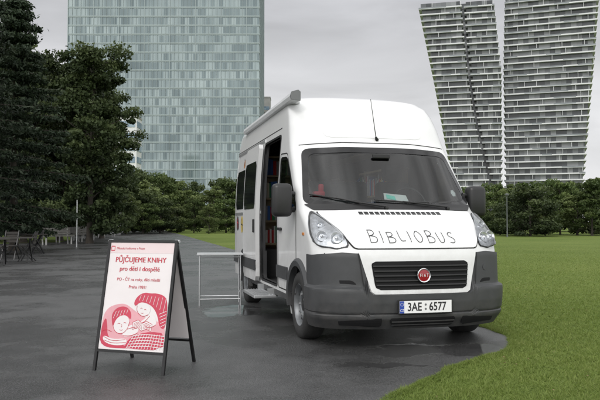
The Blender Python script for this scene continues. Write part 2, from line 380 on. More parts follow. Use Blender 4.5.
# ---------------------------------------------------------------- trees
bark=mat('tree_bark',(0.05,0.042,0.034),0.9,var=0.35,vscale=6,bump=0.6,bscale=30)
def make_tree(seed,H,R,base,ncl,nleaf,ls,lm,conic=0,droop=0.0,cr=(0.16,0.16),flat=0.75,wl=.32,stray_f=.03):
    rs=np.random.RandomState(seed)
    cs=[]; limbs=[]
    lean=rs.randn(2)*0.02*H
    if conic==2:
        z=base
        while z<H-.3:
            t=(z-base)/(H-base); nb=rs.randint(4,7); a0=rs.rand()*6.28
            for k in range(nb):
                a=a0+k*6.283/nb+rs.randn()*.25; Lb=R*((1-t)**.7*.95+.10)*(.6+.6*rs.rand())*min(1,.45+t*5)
                lift=(-.18+.35*t); limbs.append((z,(Lb*math.cos(a),Lb*math.sin(a),z+Lb*lift)))
                for m_ in range(5):
                    u=(m_+.7)/5.2; cs.append((Lb*u*math.cos(a),Lb*u*math.sin(a),z+Lb*u*lift-0.12*u,R*(.085+.06*rs.rand())*(1.2-.4*u)))
            z+=rs.uniform(.40,.70)
        ncl=len(cs)
    else:
        for i in range(ncl):
            t=rs.rand()**0.85; z=base+(H-base)*t
            prof=math.sin(math.pi*min(1,max(0.04,(t*0.66+0.20))))**0.6 if conic==0 else (1-t)**0.6*(0.6+0.4*min(1,t*6+0.3))+0.08
            a=rs.rand()*6.283; r=R*prof*(0.2+0.85*rs.rand()**0.8)*(1+0.22*math.sin(a*3+seed+z*1.3)); cs.append((r*math.cos(a),r*math.sin(a),z-droop*r*0.3,R*(cr[0]+cr[1]*rs.rand()**1.3)))
    cs=np.array(cs); tone=rs.rand(ncl)
    idx=rs.randint(0,ncl,nleaf)
    d=rs.randn(nleaf,3); d/=np.linalg.norm(d,axis=1)[:,None]; rad=rs.rand(nleaf)**0.55
    P=cs[idx,:3]+d*rad[:,None]*cs[idx,3][:,None]*np.array([1.3,1.3,flat])
    stray=rs.rand(nleaf)<stray_f; P[stray]+=rs.randn(stray.sum(),3)*R*0.05
    P[:,2]=np.maximum(P[:,2],0.25)
    u=rs.randn(nleaf,3); u/=np.linalg.norm(u,axis=1)[:,None]; w=np.cross(u,rs.randn(nleaf,3)); w/=np.linalg.norm(w,axis=1)[:,None]
    s=ls*(0.6+0.8*rs.rand(nleaf))[:,None]
    v=np.stack([P-u*s*0.5,P+w*s*wl,P+u*s*0.5,P-w*s*wl],1)
    n=nleaf; me=bpy.data.meshes.new('crown'); me.vertices.add(n*4); me.vertices.foreach_set('co',v.ravel()); me.loops.add(n*4)
    me.loops.foreach_set('vertex_index',np.arange(n*4,dtype=np.int32)); me.polygons.add(n)
    me.polygons.foreach_set('loop_start',np.arange(0,n*4,4,dtype=np.int32)); me.polygons.foreach_set('loop_total',np.full(n,4,dtype=np.int32))
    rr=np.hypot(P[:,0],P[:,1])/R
    tn=np.clip(0.38*tone[idx]+0.14*rs.rand(n)+0.25*rr+0.2*(P[:,2]-base)/(H-base)*1.0+0.20*d[:,2],0,1)  # random tone plus painted-in shade: leaves darker inside the crown, lighter towards the top
    at=me.attributes.new('tone','FLOAT','FACE'); at.data.foreach_set('value',tn.astype(np.float32)); me.update(); me.validate(); me.materials.append(lm)
    b=B()
    tr=0.014*H+0.03
    tp=[(0,0,-0.1),(0.02,0.01,0.4),(lean[0]*.3,lean[1]*.3,H*0.3),(lean[0]*.6,lean[1]*.6,H*0.6),(lean[0],lean[1],H*0.95)]
    b.tube(tp,[tr*1.5,tr,tr*0.75,tr*0.45,tr*0.08],10)
    if conic==2:
        for z0,c in limbs: b.tube([(lean[0]*z0/H,lean[1]*z0/H,z0),(c[0]*.5,c[1]*.5,(z0+c[2])/2+.05),c],[tr*.22,tr*.14,tr*.04],5)
    else:
        for i in rs.choice(ncl,min(ncl,38),replace=False):
            c=cs[i]; z0=max(base*0.8,c[2]-0.6*math.hypot(c[0],c[1])); z0=min(z0,H*0.85); f=z0/(H*0.92)
            p0=(lean[0]*f,lean[1]*f,z0); mid=(c[0]*0.5,c[1]*0.5,(z0+c[2])/2+0.05*R); b.tube([p0,mid,(c[0],c[1],c[2])],[tr*0.38*(1-f*0.6),tr*0.24*(1-f*0.5),tr*0.05],6)
    mt=b.make('trunk_tmp',bark,smooth=60); tm=mt.data; bpy.data.objects.remove(mt)
    return tm,me
def place_tree(pair,name,x,y,s,rz,label,cat,group,sz=None):
    e=empty(name,(x,y,0),rz,label,cat,group); e.scale=(s,s,sz or s)
    add_obj('trunk',pair[0],e); add_obj('crown',pair[1],e); return e
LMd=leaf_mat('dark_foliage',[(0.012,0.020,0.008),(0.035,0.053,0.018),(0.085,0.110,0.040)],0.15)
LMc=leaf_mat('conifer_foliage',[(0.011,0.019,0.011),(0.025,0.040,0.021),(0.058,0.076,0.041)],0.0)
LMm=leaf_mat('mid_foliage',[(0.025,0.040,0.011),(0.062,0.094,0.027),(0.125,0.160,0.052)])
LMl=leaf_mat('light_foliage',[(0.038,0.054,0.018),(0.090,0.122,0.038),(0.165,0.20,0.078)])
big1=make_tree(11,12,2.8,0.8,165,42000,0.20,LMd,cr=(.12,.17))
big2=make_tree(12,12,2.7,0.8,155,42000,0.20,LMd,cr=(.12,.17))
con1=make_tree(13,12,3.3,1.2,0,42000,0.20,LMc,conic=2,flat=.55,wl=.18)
gl='large dark leafy trees beside the path'
def pt(pair,px,Y,top,wf,rz,nm='park_tree',lab='large dark leafy tree with uneven crown beside path',grp=gl):
    sz=gz(top,Y)/12.3; place_tree(pair,nm,gx(px,Y),Y,sz*wf,rz,lab,'tree',grp,sz)
gpn='tall dark conifers beside the path'
pt(con1,14,29,-12,1.0,0.3,'pine_tree','tall dark conifer with spreading branches beside the path',gpn)
pt(con1,-34,25,-40,1.0,2.3,'pine_tree','tall dark conifer with spreading branches beside the path',gpn)
pt(big2,90,39,44,.98,2.2)
pt(big1,60,44,60,1.0,1.0)
pt(big2,102,50,82,.90,5.0)
pt(big1,24,40,52,1.0,4.0)
pt(big2,-12,44,30,1.1,3.6)
pt(big2,30,56,70,1.2,0.6)
pt(big1,80,62,98,1.1,3.3)
pt(big1,-110,22,-60,1.0,0.3)
pt(big2,-70,40,0,1.1,1.3)
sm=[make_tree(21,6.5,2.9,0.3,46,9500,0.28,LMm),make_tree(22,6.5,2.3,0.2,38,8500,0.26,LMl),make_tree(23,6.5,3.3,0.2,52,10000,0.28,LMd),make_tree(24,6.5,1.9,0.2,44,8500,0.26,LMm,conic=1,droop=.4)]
rng=random.Random(5)
gb2='low green trees closing off the lawn'
def bgtree(px,Y,top,k=None):
    h=gz(top,Y); k=rng.choice([0,0,1,2,2,3]) if k is None else k; s=h/6.7
    place_tree(sm[k],'small_tree',gx(px,Y),Y,s*rng.uniform(0.75,1.35),rng.uniform(0,6),'small round green tree standing on the lawn edge','tree',gb2,sz=s)
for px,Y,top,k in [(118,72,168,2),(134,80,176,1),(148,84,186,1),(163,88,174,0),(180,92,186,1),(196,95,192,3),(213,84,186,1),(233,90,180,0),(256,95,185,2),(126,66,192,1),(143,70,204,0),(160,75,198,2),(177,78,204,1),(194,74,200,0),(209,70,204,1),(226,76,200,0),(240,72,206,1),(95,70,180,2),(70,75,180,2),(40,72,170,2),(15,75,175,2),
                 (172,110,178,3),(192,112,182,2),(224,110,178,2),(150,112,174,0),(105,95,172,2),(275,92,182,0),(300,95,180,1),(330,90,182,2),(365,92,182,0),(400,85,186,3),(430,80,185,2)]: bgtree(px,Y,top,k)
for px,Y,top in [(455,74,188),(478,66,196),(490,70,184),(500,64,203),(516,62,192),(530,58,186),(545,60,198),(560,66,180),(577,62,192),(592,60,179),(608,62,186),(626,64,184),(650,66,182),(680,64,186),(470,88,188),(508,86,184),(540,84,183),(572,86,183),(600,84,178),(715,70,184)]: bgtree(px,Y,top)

# ---------------------------------------------------------------- buildings
def pane_mat(name,pw,ph,c0,c1,c2,rough=0.12,spec=0.8,metal=0.0,w=0.55):
    m=bpy.data.materials.new(name); m.use_nodes=True; nt=m.node_tree; b=nt.nodes['Principled BSDF']; L=nt.links.new
    tc=nt.nodes.new('ShaderNodeTexCoord'); mp=nt.nodes.new('ShaderNodeVectorMath'); mp.operation='DIVIDE'; mp.inputs[1].default_value=(pw,pw,ph)
    L(tc.outputs['Object'],mp.inputs[0]); fl=nt.nodes.new('ShaderNodeVectorMath'); fl.operation='FLOOR'; L(mp.outputs[0],fl.inputs[0])
    wn=nt.nodes.new('ShaderNodeTexWhiteNoise'); L(fl.outputs[0],wn.inputs['Vector'])
    big=nt.nodes.new('ShaderNodeTexNoise'); big.inputs['Scale'].default_value=0.05; big.inputs['Detail'].default_value=3; L(tc.outputs['Object'],big.inputs['Vector'])
    ad=nt.nodes.new('ShaderNodeMath'); ad.operation='MULTIPLY_ADD'; L(wn.outputs['Value'],ad.inputs[0]); ad.inputs[1].default_value=w
    s2=nt.nodes.new('ShaderNodeMath'); s2.operation='MULTIPLY'; L(big.outputs['Fac'],s2.inputs[0]); s2.inputs[1].default_value=1.1-w; L(s2.outputs[0],ad.inputs[2])
    r=nt.nodes.new('ShaderNodeValToRGB'); e=r.color_ramp.elements; e[0].color=(*c0,1); e[0].position=0.15; e[1].color=(*c2,1); e[1].position=0.85; k=e.new(0.5); k.color=(*c1,1)
    L(ad.outputs[0],r.inputs[0]); L(r.outputs[0],b.inputs['Base Color']); b.inputs['Roughness'].default_value=rough; b.inputs['Specular IOR Level'].default_value=spec; b.inputs['Metallic'].default_value=metal
    return m
def office_tower():
    Y=250; xL=gx(66,Y); xR=gx(259,Y); W=xR-xL; H=104; D=32; fh=3.3; nf=int(H/fh); nb=int(round(W/1.55)); pw=W/nb
    rt=empty('office_tower',((xL+xR)/2,Y,0),0,'tall blue-green glass curtain wall office tower behind trees','building')
    b=B(); b.box((0,D/2,H/2),(W,D,H)); b.make('glass_wall',pane_mat('grey_green_panes',pw,fh,(0.075,0.110,0.122),(0.150,0.198,0.212),(0.30,0.36,0.37),rough=.08,metal=.25,w=.50),rt)
    b=B()
    for i in range(nf+1):
        z=i*fh; b.box((0,-0.04,z+0.5),(W+0.3,0.3,0.5))
        b.box((W/2+0.05,D/2,z+0.5),(0.3,D-0.4,0.5)); b.box((-W/2-0.05,D/2,z+0.5),(0.3,D-0.4,0.5))
    b.make('floor_band',mat('blue_grey_spandrel',(0.27,0.325,0.335),0.35,var=0.15,vscale=0.1),rt)
    b=B()
    for j in range(nb+1):
        x=-W/2+j*pw; wd=0.08 if j%6 else 0.20
        b.box((x,-0.14 if j%6 else -0.20,H/2),(wd,0.20,H))
    for j in range(1,16):
        for sgn in(-1,1): b.box((sgn*(W/2+0.15),j*2,H/2),(0.24,0.12,H))
    o=b.make('mullion',mat('metal_mullion',(0.27,0.32,0.33),0.4,0.2,var=0.1,vscale=0.2),rt); o['kind']='stuff'
    b=B(); b.box((0,D/2,H+1),(W+0.6,D+0.6,2)); b.make('roof_parapet',M['concrete'],rt)
office_tower()
def small_building(pxl,pxr,top,Y,label,wm,D=14,fh=3.3):
    xL,xR=gx(pxl,Y),gx(pxr,Y); W=xR-xL; H=gz(top,Y)
    rt=empty('office_building',((xL+xR)/2,Y,0),0,label,'building')
    b=B(); b.box((0,D/2,H/2),(W,D,H)); b.make('wall',wm,rt)
    nf=int(H/fh)
    for i in range(nf):
        b=B(); b.box((0,-0.02,i*fh+1.9),(W-0.8,0.2,1.7)); b.box((W/2+0.02,D/2,i*fh+1.9),(0.2,D-1,1.7)); b.box((-W/2-0.02,D/2,i*fh+1.9),(0.2,D-1,1.7)); b.make('window_band',M['bluegl'],rt)
    b=B(); b.box((0,D/2,H+0.25),(W+0.3,D+0.3,0.5)); b.make('roof',M['concrete'],rt)
M['bluegl']=pane_mat('blue_glass_panes',1.4,3.3,(0.10,0.15,0.20),(0.16,0.23,0.30),(0.28,0.36,0.42))
small_building(112,136,117,190,'narrow white building with blue window bands behind trees',M['whitewall'],D=6)
small_building(262,270,97,330,'grey stepped building beyond the glass tower',M['concrete'],fh=3.6,D=8)
small_building(262,300,112,310,'grey block beyond the glass tower',M['darkfac'],fh=3.6)

M['twall']=pane_mat('apartment_window_wall',2.2,2.75,(0.035,0.040,0.045),(0.065,0.072,0.080),(0.22,0.23,0.24),rough=0.2,spec=0.5,w=.85)
M['balc']=mat('white_balcony_parapet',(0.60,0.61,0.63),0.6,var=0.08,vscale=0.15)
M['balcglass']=mat('balcony_glass',(0.20,0.22,0.235),0.2,var=0.15,vscale=0.3)
def apt_tower(name,label,fl,Y,D,nf,seed,fh=2.75,split=None):
    rn=random.Random(seed)
    xc=sum(fl(40))/2; th=math.atan2(xc,Y)
    rt=empty(name,(xc,Y,0),-th,label,'building',None)
    core=B(); slab=B(); par=B(); pg=B(); cs_=math.cos(th)
    for i in range(nf):
        z=i*fh; xl,xr=fl(z); xl=(xl-xc)*cs_; xr=(xr-xc)*cs_
        if split is None: segs=[(xl,xr,0.0)]
        else:
            s_=(split(z)-xc)*cs_; segs=[(xl,s_-.45,0.0),(s_+.45,xr,1.8)]
        core.box(((xl+xr)/2,D/2+2.5,z+fh/2+0.05),(xr-xl-2.6,D-6,fh-0.14),0)
        for (a,c,dy) in segs:
            core.box(((a+c)/2,dy+4.9,z+fh/2+0.08),(c-a-1.6,7.0,fh-0.2),0)
            slab.box(((a+c)/2,D/2+dy/2,z),(c-a,D-dy,0.18))
            x=a
            while x<c-0.5:
                w=rn.choice([4,6,9,12]); w=min(w,c-x)
                k=rn.random()
                if k<0.62: par.box((x+w/2,dy+0.10,z+0.28),(w-.05,0.18,0.38))
                else: pg.box((x+w/2,dy+0.10,z+0.38),(w,0.06,0.58))
                if rn.random()<0.6: slab.box((x+w/2,dy+0.75,z+fh/2),(0.16,1.2,fh-0.20),0)
                x+=w
        for sgn,xs in((-1,xl),(1,xr)):
            par.box((xs-sgn*0.10,D/2+2,z+0.28),(0.18,D-6,0.36))
    core.make('window_wall',M['twall'],rt); slab.make('floor_slab',M['balc'],rt); o=par.make('balcony_parapet',M['balc'],rt); o['kind']='stuff'
    o=pg.make('balcony_glass',M['balcglass'],rt); o['kind']='stuff'
TY=300
def pyz(z): return HOR-(z-CAMH)*F_PX/TY
def flA(z):
    py=pyz(z)
    l=np.interp(py,[-10,0,40,80,120,160,190,222],[416,418,426,434,441,448,452,454]); r=np.interp(py,[-10,0,40,70,190,222],[494.5,496,500,503,503.2,503.2])
    return gx(l,TY),gx(r,TY)
def spA(z):
    return gx(np.interp(pyz(z),[-10,0,40,80,120,160,190,222],[463,464,467,471,477,485,493,498]),TY)
def flB(z):
    py=pyz(z)
    l=np.interp(py,[-40,0,40,70,222],[508,505.5,504.2,503.6,503.6]); r=np.interp(py,[-40,0,60,120,190,222],[606,601,596,590,584,581])
    return gx(l,TY),gx(r,TY)
apt_tower('apartment_tower','white balconied apartment tower leaning outward with dark diagonal seam',flA,TY,22,36,4,split=spA)
apt_tower('apartment_tower','tall apartment tower with white horizontal balconies, leaning outward',flB,TY,22,40,9)

# ---------------------------------------------------------------- VAN
TH=math.radians(14)
van=empty('van',(1.150,6.5,0),TH,'white high-roof library van with open side door on wet asphalt','van')
zt=np.arange(0.10,2.9,0.002)
def tab(t,sm=0.03):
    zs=[a for a,_ in t]; v=np.interp(zt,zs,[b for _,b in t]); k=max(1,int(sm/0.002))|1
    p=np.pad(v,k//2,mode='reflect',reflect_type='odd'); return np.convolve(p,np.ones(k)/k,mode='valid')
ZT=2.77
LN=5.38; WR=4.22; WF=0.92
WT=tab([(.1,.93),(.20,.945),(.35,.965),(.5,.97),(1.0,.975),(1.3,.975),(1.6,.965),(2.0,.94),(2.3,.91),(2.45,.89),(2.57,.87),(2.65,.835),(2.71,.775),(2.75,.69),(2.77,.58)])
FT=tab([(.1,.12),(.20,.07),(.3,.02),(.45,0),(.55,0),(.62,.015),(.88,.045),(.95,.07),(1.02,.12),(1.1,.23),(1.2,.39),(1.3,.58),(1.34,.64),(2.02,1.20),(2.12,1.26),(2.3,1.35),(2.45,1.45),(2.57,1.57),(2.66,1.74),(2.72,2.0),(2.77,2.5)])
DT=tab([(.1,.46),(.6,.45),(1.0,.42),(1.34,.32),(2.0,.30),(2.5,.34),(2.77,.4)])
RT=tab([(.1,LN-.02),(.5,LN),(2.4,LN-.02),(2.6,LN-.1),(2.71,LN-.25),(2.77,LN-.5)])
def q(T,z): return float(np.interp(z,zt,T))
PP=2.5
def fpt(x,z):
    w=q(WT,z); u=min(abs(x)/w,0.9985); return Vector((math.copysign(min(abs(x),w*0.9985),x) if x else 0.0,q(FT,z)+q(DT,z)*(1-(1-u**PP)**(1/PP)),z))
def front(x,z,off=0.0):
    p=fpt(x,z); 
    if off==0: return p
    e=0.004; w=q(WT,z); xs=x
    if abs(x)>w*0.98: xs=math.copysign(abs(x)-e,x)
    a=fpt(xs+e,z)-fpt(xs-e,z); b=fpt(x,z+e)-fpt(x,z-e); n=a.cross(b)
    if n.length<1e-9: n=Vector((0,-1,0))
    n.normalize()
    if n.y>0: n=-n
    return p+n*off
def side(sgn): 
    return lambda y,z,off=0: Vector((sgn*(q(WT,z)+off),y,z))
def ringpts(z,off=0.0,na=22,ny=16,zoff=0):
    w=q(WT,z)+off; f=q(FT,z)-off; d=q(DT,z); r=q(RT,z)+off
    L=[]
    for i in range(na+1):
        a=math.pi/2*i/na; L.append((w*math.sin(a)**(2/PP) if i else 0.0, f+d*(1-max(0,math.cos(a))**(2/PP))))
    ye=f+d
    for i in range(1,ny): L.append((w,ye+(r-0.10-ye)*i/ny))
    L+= [(w,r-0.10),(w-0.012,r-0.045),(w-0.045,r-0.012),(w-0.10,r)]
    right=L; left=[(-x,y) for x,y in L[1:]][::-1]
    return [(x,y,z+zoff) for x,y in left+right]
def solid(zs,off,mi,mats):
    b=B(); R=[ringpts(z,off) for z in zs]; n=len(R[0]); vs=[p for r in R for p in r]; fs=[]
    for i in range(len(R)-1):
        for j in range(n):
            k=(j+1)%n; fs.append((i*n+j,i*n+k,(i+1)*n+k,(i+1)*n+j))
    fs.append(tuple(range(n))[::-1]); fs.append(tuple((len(R)-1)*n+j for j in range(n)))
    b.add(vs,fs,mi); return b.make('tmp_solid',mats)
zs=list(np.arange(.20,.95,.05))+list(np.arange(.95,1.36,.014))+list(np.arange(1.37,2.0,.05))+list(np.arange(2.0,2.50,.03))+list(np.arange(2.50,ZT+.001,.010))
BM=[M['paint'],M['interior']]
body=solid(zs,0,0,BM)
def cut(cutter):
    md=body.modifiers.new('b','BOOLEAN'); md.operation='DIFFERENCE'; md.solver='EXACT'; md.object=cutter
    dg=bpy.context.evaluated_depsgraph_get(); dg.update(); me=bpy.data.meshes.new_from_object(body.evaluated_get(dg))
    body.modifiers.clear(); body.data=me; bpy.data.objects.remove(cutter)
def prism(poly,axis,a0,a1):
    b=B(); n=len(poly)
    f=(lambda p,a:(p[0],a,p[1])) if axis=='y' else (lambda p,a:(a,p[0],p[1]))
    b.add([f(p,a0) for p in poly]+[f(p,a1) for p in poly],[tuple(range(n)),tuple(range(n,2*n))[::-1]]+[(i,(i+1)%n,n+(i+1)%n,n+i) for i in range(n)],1)
    return b.make('tmp_cut',BM)
cut(solid([.82,.95,1.05,1.15,1.25,1.33,1.6,1.9,2.2,2.4,2.57],-0.055,1,BM))
WS_O=roundpoly([(-.935,1.385),(-.5,1.345),(.5,1.345),(.935,1.385),(.845,2.00),(.4,2.025),(-.4,2.025),(-.845,2.00)],0.08)
WS_I=roundpoly([(-.885,1.42),(-.5,1.385),(.5,1.385),(.885,1.42),(.80,1.945),(.4,1.965),(-.4,1.965),(-.80,1.945)],0.08)
cut(prism([(x*0.995,z) for x,z in WS_I],'y',0.4,1.9))
WIN=roundpoly([(1.07,1.40),(1.54,1.91),(1.84,1.93),(1.84,1.36),(1.07,1.34)],0.06)
cut(prism(WIN,'x',-1.3,-.80)); cut(prism(WIN,'x',.80,1.3))
OPN=roundpoly([(1.98,.46),(2.96,.46),(2.96,2.22),(1.98,2.22)],0.07)
b=B(); b.box((0,2.64,.64),(1.8,1.5,.42),1); cut(b.make('tmp',BM))
cut(prism(OPN,'x',-1.3,-.70))
for wy in (WF,WR):
    for sg in(-1,1):
        poly=[(wy+.405*math.cos(t),.35+.405*math.sin(t)) for t in np.linspace(0,2*math.pi,41)[:-1]]
        cut(prism(poly,'x',*( (-1.2,-.62) if sg<0 else (.62,1.2))))
b=B(); b.box((0,3.5,.16),(2.6,4.25,.42),1); cut(b.make('tmp',BM))
body.name='body'; body.parent=van; me=body.data
bmm=bmesh.new(); bmm.from_mesh(me); bmesh.ops.remove_doubles(bmm,verts=bmm.verts[:],dist=0.0003); bmm.to_mesh(me); bmm.free()
me.polygons.foreach_set('use_smooth',[True]*len(me.polygons)); me.set_sharp_from_angle(angle=math.radians(28))

b=B(); b.box((0,2.8,.30),(1.2,4.8,.14),0); b.tube([(-.8,WF,.35),(.8,WF,.35)],.06); b.tube([(-.8,WR,.35),(.8,WR,.35)],.06); b.box((0,1.0,.45),(1.2,1.2,.35))
b.make('chassis',M['black'],van)
def bump_part():
    b=B(); cols=[]
    na=90
    for i in range(-na,na+1):
        a=math.pi/2*abs(i)/na; s=-1 if i<0 else 1; cols.append(('a',a,s))
    full=[('s',y,-1) for y in (.55,.53,.50,.48)]+cols+[('s',y,1) for y in (.48,.50,.53,.55)]
    def pt_(c,z,off):
        w=q(WT,z)+off; f=q(FT,z)-off; d=q(DT,z)
        if c[0]=='a': return (c[2]*w*math.sin(c[1])**(2/PP) if c[1] else 0.0, f+d*(1-max(0,math.cos(c[1]))**(2/PP)), z)
        return (c[2]*w, max(c[1],f+d), z)
    rows=60; vs=[]
    def prof(z):
        t=min(1,max(0,(.60-z)/.025)); t=t*t*(3-2*t)
        g=math.exp(-((z-.345)/.007)**2)*.012
        return 0.012+0.030*t-0.022*min(1,max(0,(.30-z)/.1))-g
    G=[]
    for c in full:
        x=abs(pt_(c,.6,0.02)[0]); zt_=float(np.interp(x,[0,.485,.52,.565,.60,.75,.95,1.1],[.525,.525,.56,.86,.905,.915,.895,.86]))
        G.append([pt_(c,.19,-.05)]+[pt_(c,.20+(zt_-.20)*r/rows,prof(.20+(zt_-.20)*r/rows)) for r in range(rows+1)]+[pt_(c,zt_,-0.03)])
    n=rows+3
    for col in G: vs+=col
    fs=[(i*n+j,(i+1)*n+j,(i+1)*n+j+1,i*n+j+1) for i in range(len(G)-1) for j in range(n-1)]
    b.add(vs,fs)
    return b.make('bumper',M['plastic'],van,smooth=24)
bumper=bump_part()
bo=lambda x,z,off:front(x,z,off+0.034)
b=B(); patch(b,roundpoly([(-.30,.245),(.30,.245),(.33,.315),(-.33,.315)],.02),bo,.010,6,24,.01); b.make('air_intake',M['matte'],bumper)
for s in(-1,1):
    b=B(); patch(b,roundpoly([(s*.40,.245),(s*.76,.25),(s*.78,.33),(s*.40,.325)],.02),bo,.010,6,12,.01); b.make('air_intake',M['matte'],bumper)
    b=B(); patch(b,roundpoly([(s*.62,.615),(s*.80,.625),(s*.84,.665),(s*.66,.655)],.012),front,.015,6,12,.004); b.make('bumper_recess',M['matte'],bumper)
    b=B(); ribbon(b,[(s*.60,.90),(s*.585,.80),(s*.565,.62),(s*.53,.545)],front,.010,.0245,sub=6); b.make('panel_gap',M['seam'],bumper)
    b=B(); ribbon(b,[(s*.88,.905),(s*.895,.75),(s*.90,.61)],front,.007,.0145,sub=6); b.make('panel_gap',M['seam'],bumper)
for z in(.27,.295):
    b=B(); ribbon(b,[(-.31,z),(.31,z)],bo,.008,.022,sub=20); b.make('intake_slat',M['plastic'],bumper)
b=B(); b.tube([front(.70,.76,.010),front(.70,.76,.018)],.030,20); b.make('tow_cover',M['plastic'],bumper)
b=B(); patch(b,roundpoly([(-.49,.53),(.49,.53),(.60,.93),(-.60,.93)],.03),front,.022,20,40,.04); nose=b.make('front_panel',M['paint'],van,smooth=40)
HP=roundpoly([(-.62,.948),(.62,.948),(.70,1.07),(.79,1.20),(.84,1.300),(.45,1.315),(-.45,1.315),(-.84,1.300),(-.79,1.20),(-.70,1.07)],.03)
HPs=[(x*1.014,z+(0.006 if z>1.2 else -.007)) for x,z in HP]
b=B(); patch(b,HPs,front,.004,40,50,.0); b.make('hood_gap',M['seam'],van,smooth=60)
b=B(); patch(b,HP,front,.013,50,50,.012); hood=b.make('hood',M['paint'],van,smooth=45)
for i in range(16):
    b=B(); x=-.42+i*.056
    patch(b,[(x-.021,1.262),(x+.021,1.262),(x+.021,1.290),(x-.021,1.290)],front,.016,1,1,.002)
    b.make('hood_vent',M['black'],hood)
LET={'B':[[(.1,.02),(.15,1)],[(.12,.97),(.5,.98),(.62,.8),(.5,.6),(.15,.53)],[(.15,.53),(.6,.48),(.72,.25),(.55,.03),(.08,.02)]],
'I':[[(.15,.98),(.12,.02)]],'L':[[(.15,1),(.1,.05),(.55,.08)]],'O':[[(.35,.98),(.1,.75),(.05,.4),(.2,.06),(.45,.02),(.68,.3),(.66,.7),(.45,.97),(.33,.98)]],
'U':[[(.08,1),(.08,.35),(.22,.03),(.48,.06),(.6,.4),(.62,1)]],'S':[[(.58,.9),(.35,1),(.12,.85),(.14,.62),(.45,.46),(.56,.22),(.38,.01),(.06,.1)]]}
WDT={'B':.92,'I':.50,'L':.84,'O':.98,'U':.94,'S':.75}
b=B(); word='BIBLIOBUS'; tot=sum(WDT[c] for c in word); x=-.475; sc_=.90/tot
rl=random.Random(8)
for i,c in enumerate(word):
    dz=rl.uniform(-.007,.007)-.0008*i; hh=.110*rl.uniform(.86,1.08)
    for st in LET[c]:
        pts=[(x+a*sc_*.95+.03*sc_*math.sin(i*3.1)*bb_,.999+dz+bb_*hh) for a,bb_ in (chaikin(st,2,closed=False) if len(st)>2 else st)]
        ribbon(b,pts,front,.0060,.0165,sub=3)
    x+=WDT[c]*sc_
b.make('lettering',M['ink'],hood)
GP=roundpoly([(-.455,.565),(.455,.565),(.49,.83),(-.49,.83)],.045)
b=B(); patch(b,GP,front,.026,14,40,.01); gr=b.make('grille',M['matte'],van)
for z in(.605,.65,.695,.74,.785):
    b=B(); r=scan(GP,z); patch(b,[(r[0]+.01,z-.006),(r[1]-.01,z-.006),(r[1]-.01,z+.006),(r[0]+.01,z+.006)],front,.044,2,30,.017)
    b.make('grille_slat',M['black'],gr,smooth=30)
c=front(0,.695,.05)
b=B(); b.lathe([(0.0,.070),(-.012,.068),(-.018,.063),(-.014,.056),(-.010,.054)],'y',c,40); b.make('badge_ring',M['chrome'],gr,smooth=40)
b=B(); b.lathe([(-.010,.055),(-.013,.036),(-.014,.0005)],'y',c,40); b.make('badge',M['darkred'],gr,smooth=60)
b=B(); text_into(b,'F I A T',.043,lambda x,y:(c.x+x,c.y-.0175,c.z+y),sx=.70); b.make('badge_lettering',M['white'],gr)
b=B(); pc=front(0,.415,.068); b.box((0,pc.y,.415),(.545,.014,.135),bev=.004); pl=b.make('number_plate',M['black'],van)
b=B(); b.box((0,pc.y-.008,.415),(.520,.004,.112)); b.make('plate_face',M['white'],pl)
b=B(); b.box((-.238,pc.y-.011,.415),(.043,.004,.110)); b.make('plate_blue_strip',M['blue'],pl)
for t_,x_ in (('3AE',-.112),('6577',.118)):
    b=B(); text_into(b,t_,.108,lambda x,y:(x_+x,pc.y-.0125,.413+y),sx=.80,bold=.0018); b.make('plate_number',M['ink'],pl)
for zz in (.435,.395):
    b=B(); b.lathe([(-.001,.010),(-.002,.0005)],'y',(-.002,pc.y-.011,zz),16); b.make('plate_stamp',M['midgrey'],pl)
b=B(); text_into(b,'CZ',.03,lambda x,y:(-.238+x,pc.y-.0145,.385+y)); 
for i in range(12): t=i*math.pi/6; b.lathe([(-.001,.0025),(-.0015,.0002)],'y',(-.238+.014*math.cos(t),pc.y-.0135,.44+.014*math.sin(t)),6)
b.make('plate_country_mark',M['white'],pl)
b=B(); ring_patch(b,WS_O,[(x*.992,z+(.006 if z<1.6 else -.006)) for x,z in WS_I],front,.006,thick=.02); wf=b.make('windshield_border',M['ceramic'],van,smooth=50)
b=B(); patch(b,WS_I,front,.004,24,36,0); b.make('windshield',M['glass'],van,smooth=60)
b=B(); patch(b,roundpoly([(-.86,1.318),(.86,1.318),(.93,1.382),(.5,1.343),(-.5,1.343),(-.93,1.382)],.01),front,.010,6,40,.01); b.make('cowl_panel',M['black'],van,smooth=50)
def wiper(pts_arm,blade):
    b=B(); b.tube([front(*p,.03) for p in pts_arm],[.012,.009,.006][:len(pts_arm)],8); b.tube([front(*p,.022) for p in blade],.008,6); b.lathe([(0,.02),(-.03,.018),(-.032,.0005)],'y',front(*pts_arm[0],.01),12)
    b.make('wiper',M['black'],van,smooth=40)
wiper([(-.12,1.335),(-.42,1.385),(-.62,1.43)],[(-.86,1.475),(-.62,1.43),(-.38,1.395)])
wiper([(.58,1.335),(.30,1.37),(.08,1.395)],[(-.22,1.415),(.08,1.395),(.38,1.39)])
b=B(); ribbon(b,[(-.86,2.050),(-.4,2.08),(.4,2.08),(.86,2.050)],front,.009,.002,sub=10)
b.make('roof_gap',M['seam'],van)
b=B(); patch(b,roundpoly([(-.60,2.14),(.60,2.14),(.56,2.52),(-.56,2.52)],.10),front,.003,24,30,.003); b.make('roof_panel',M['paint'],van,smooth=80)
b=B(); p0=front(.02,2.12,0); b.tube([p0,p0+Vector((-.02,-.02,.03))],[.022,.012],10); b.tube([p0+Vector((-.02,-.02,.03)),p0+Vector((-.11,-.10,.44))],[.005,.003],6); b.make('antenna',M['black'],van,smooth=50)
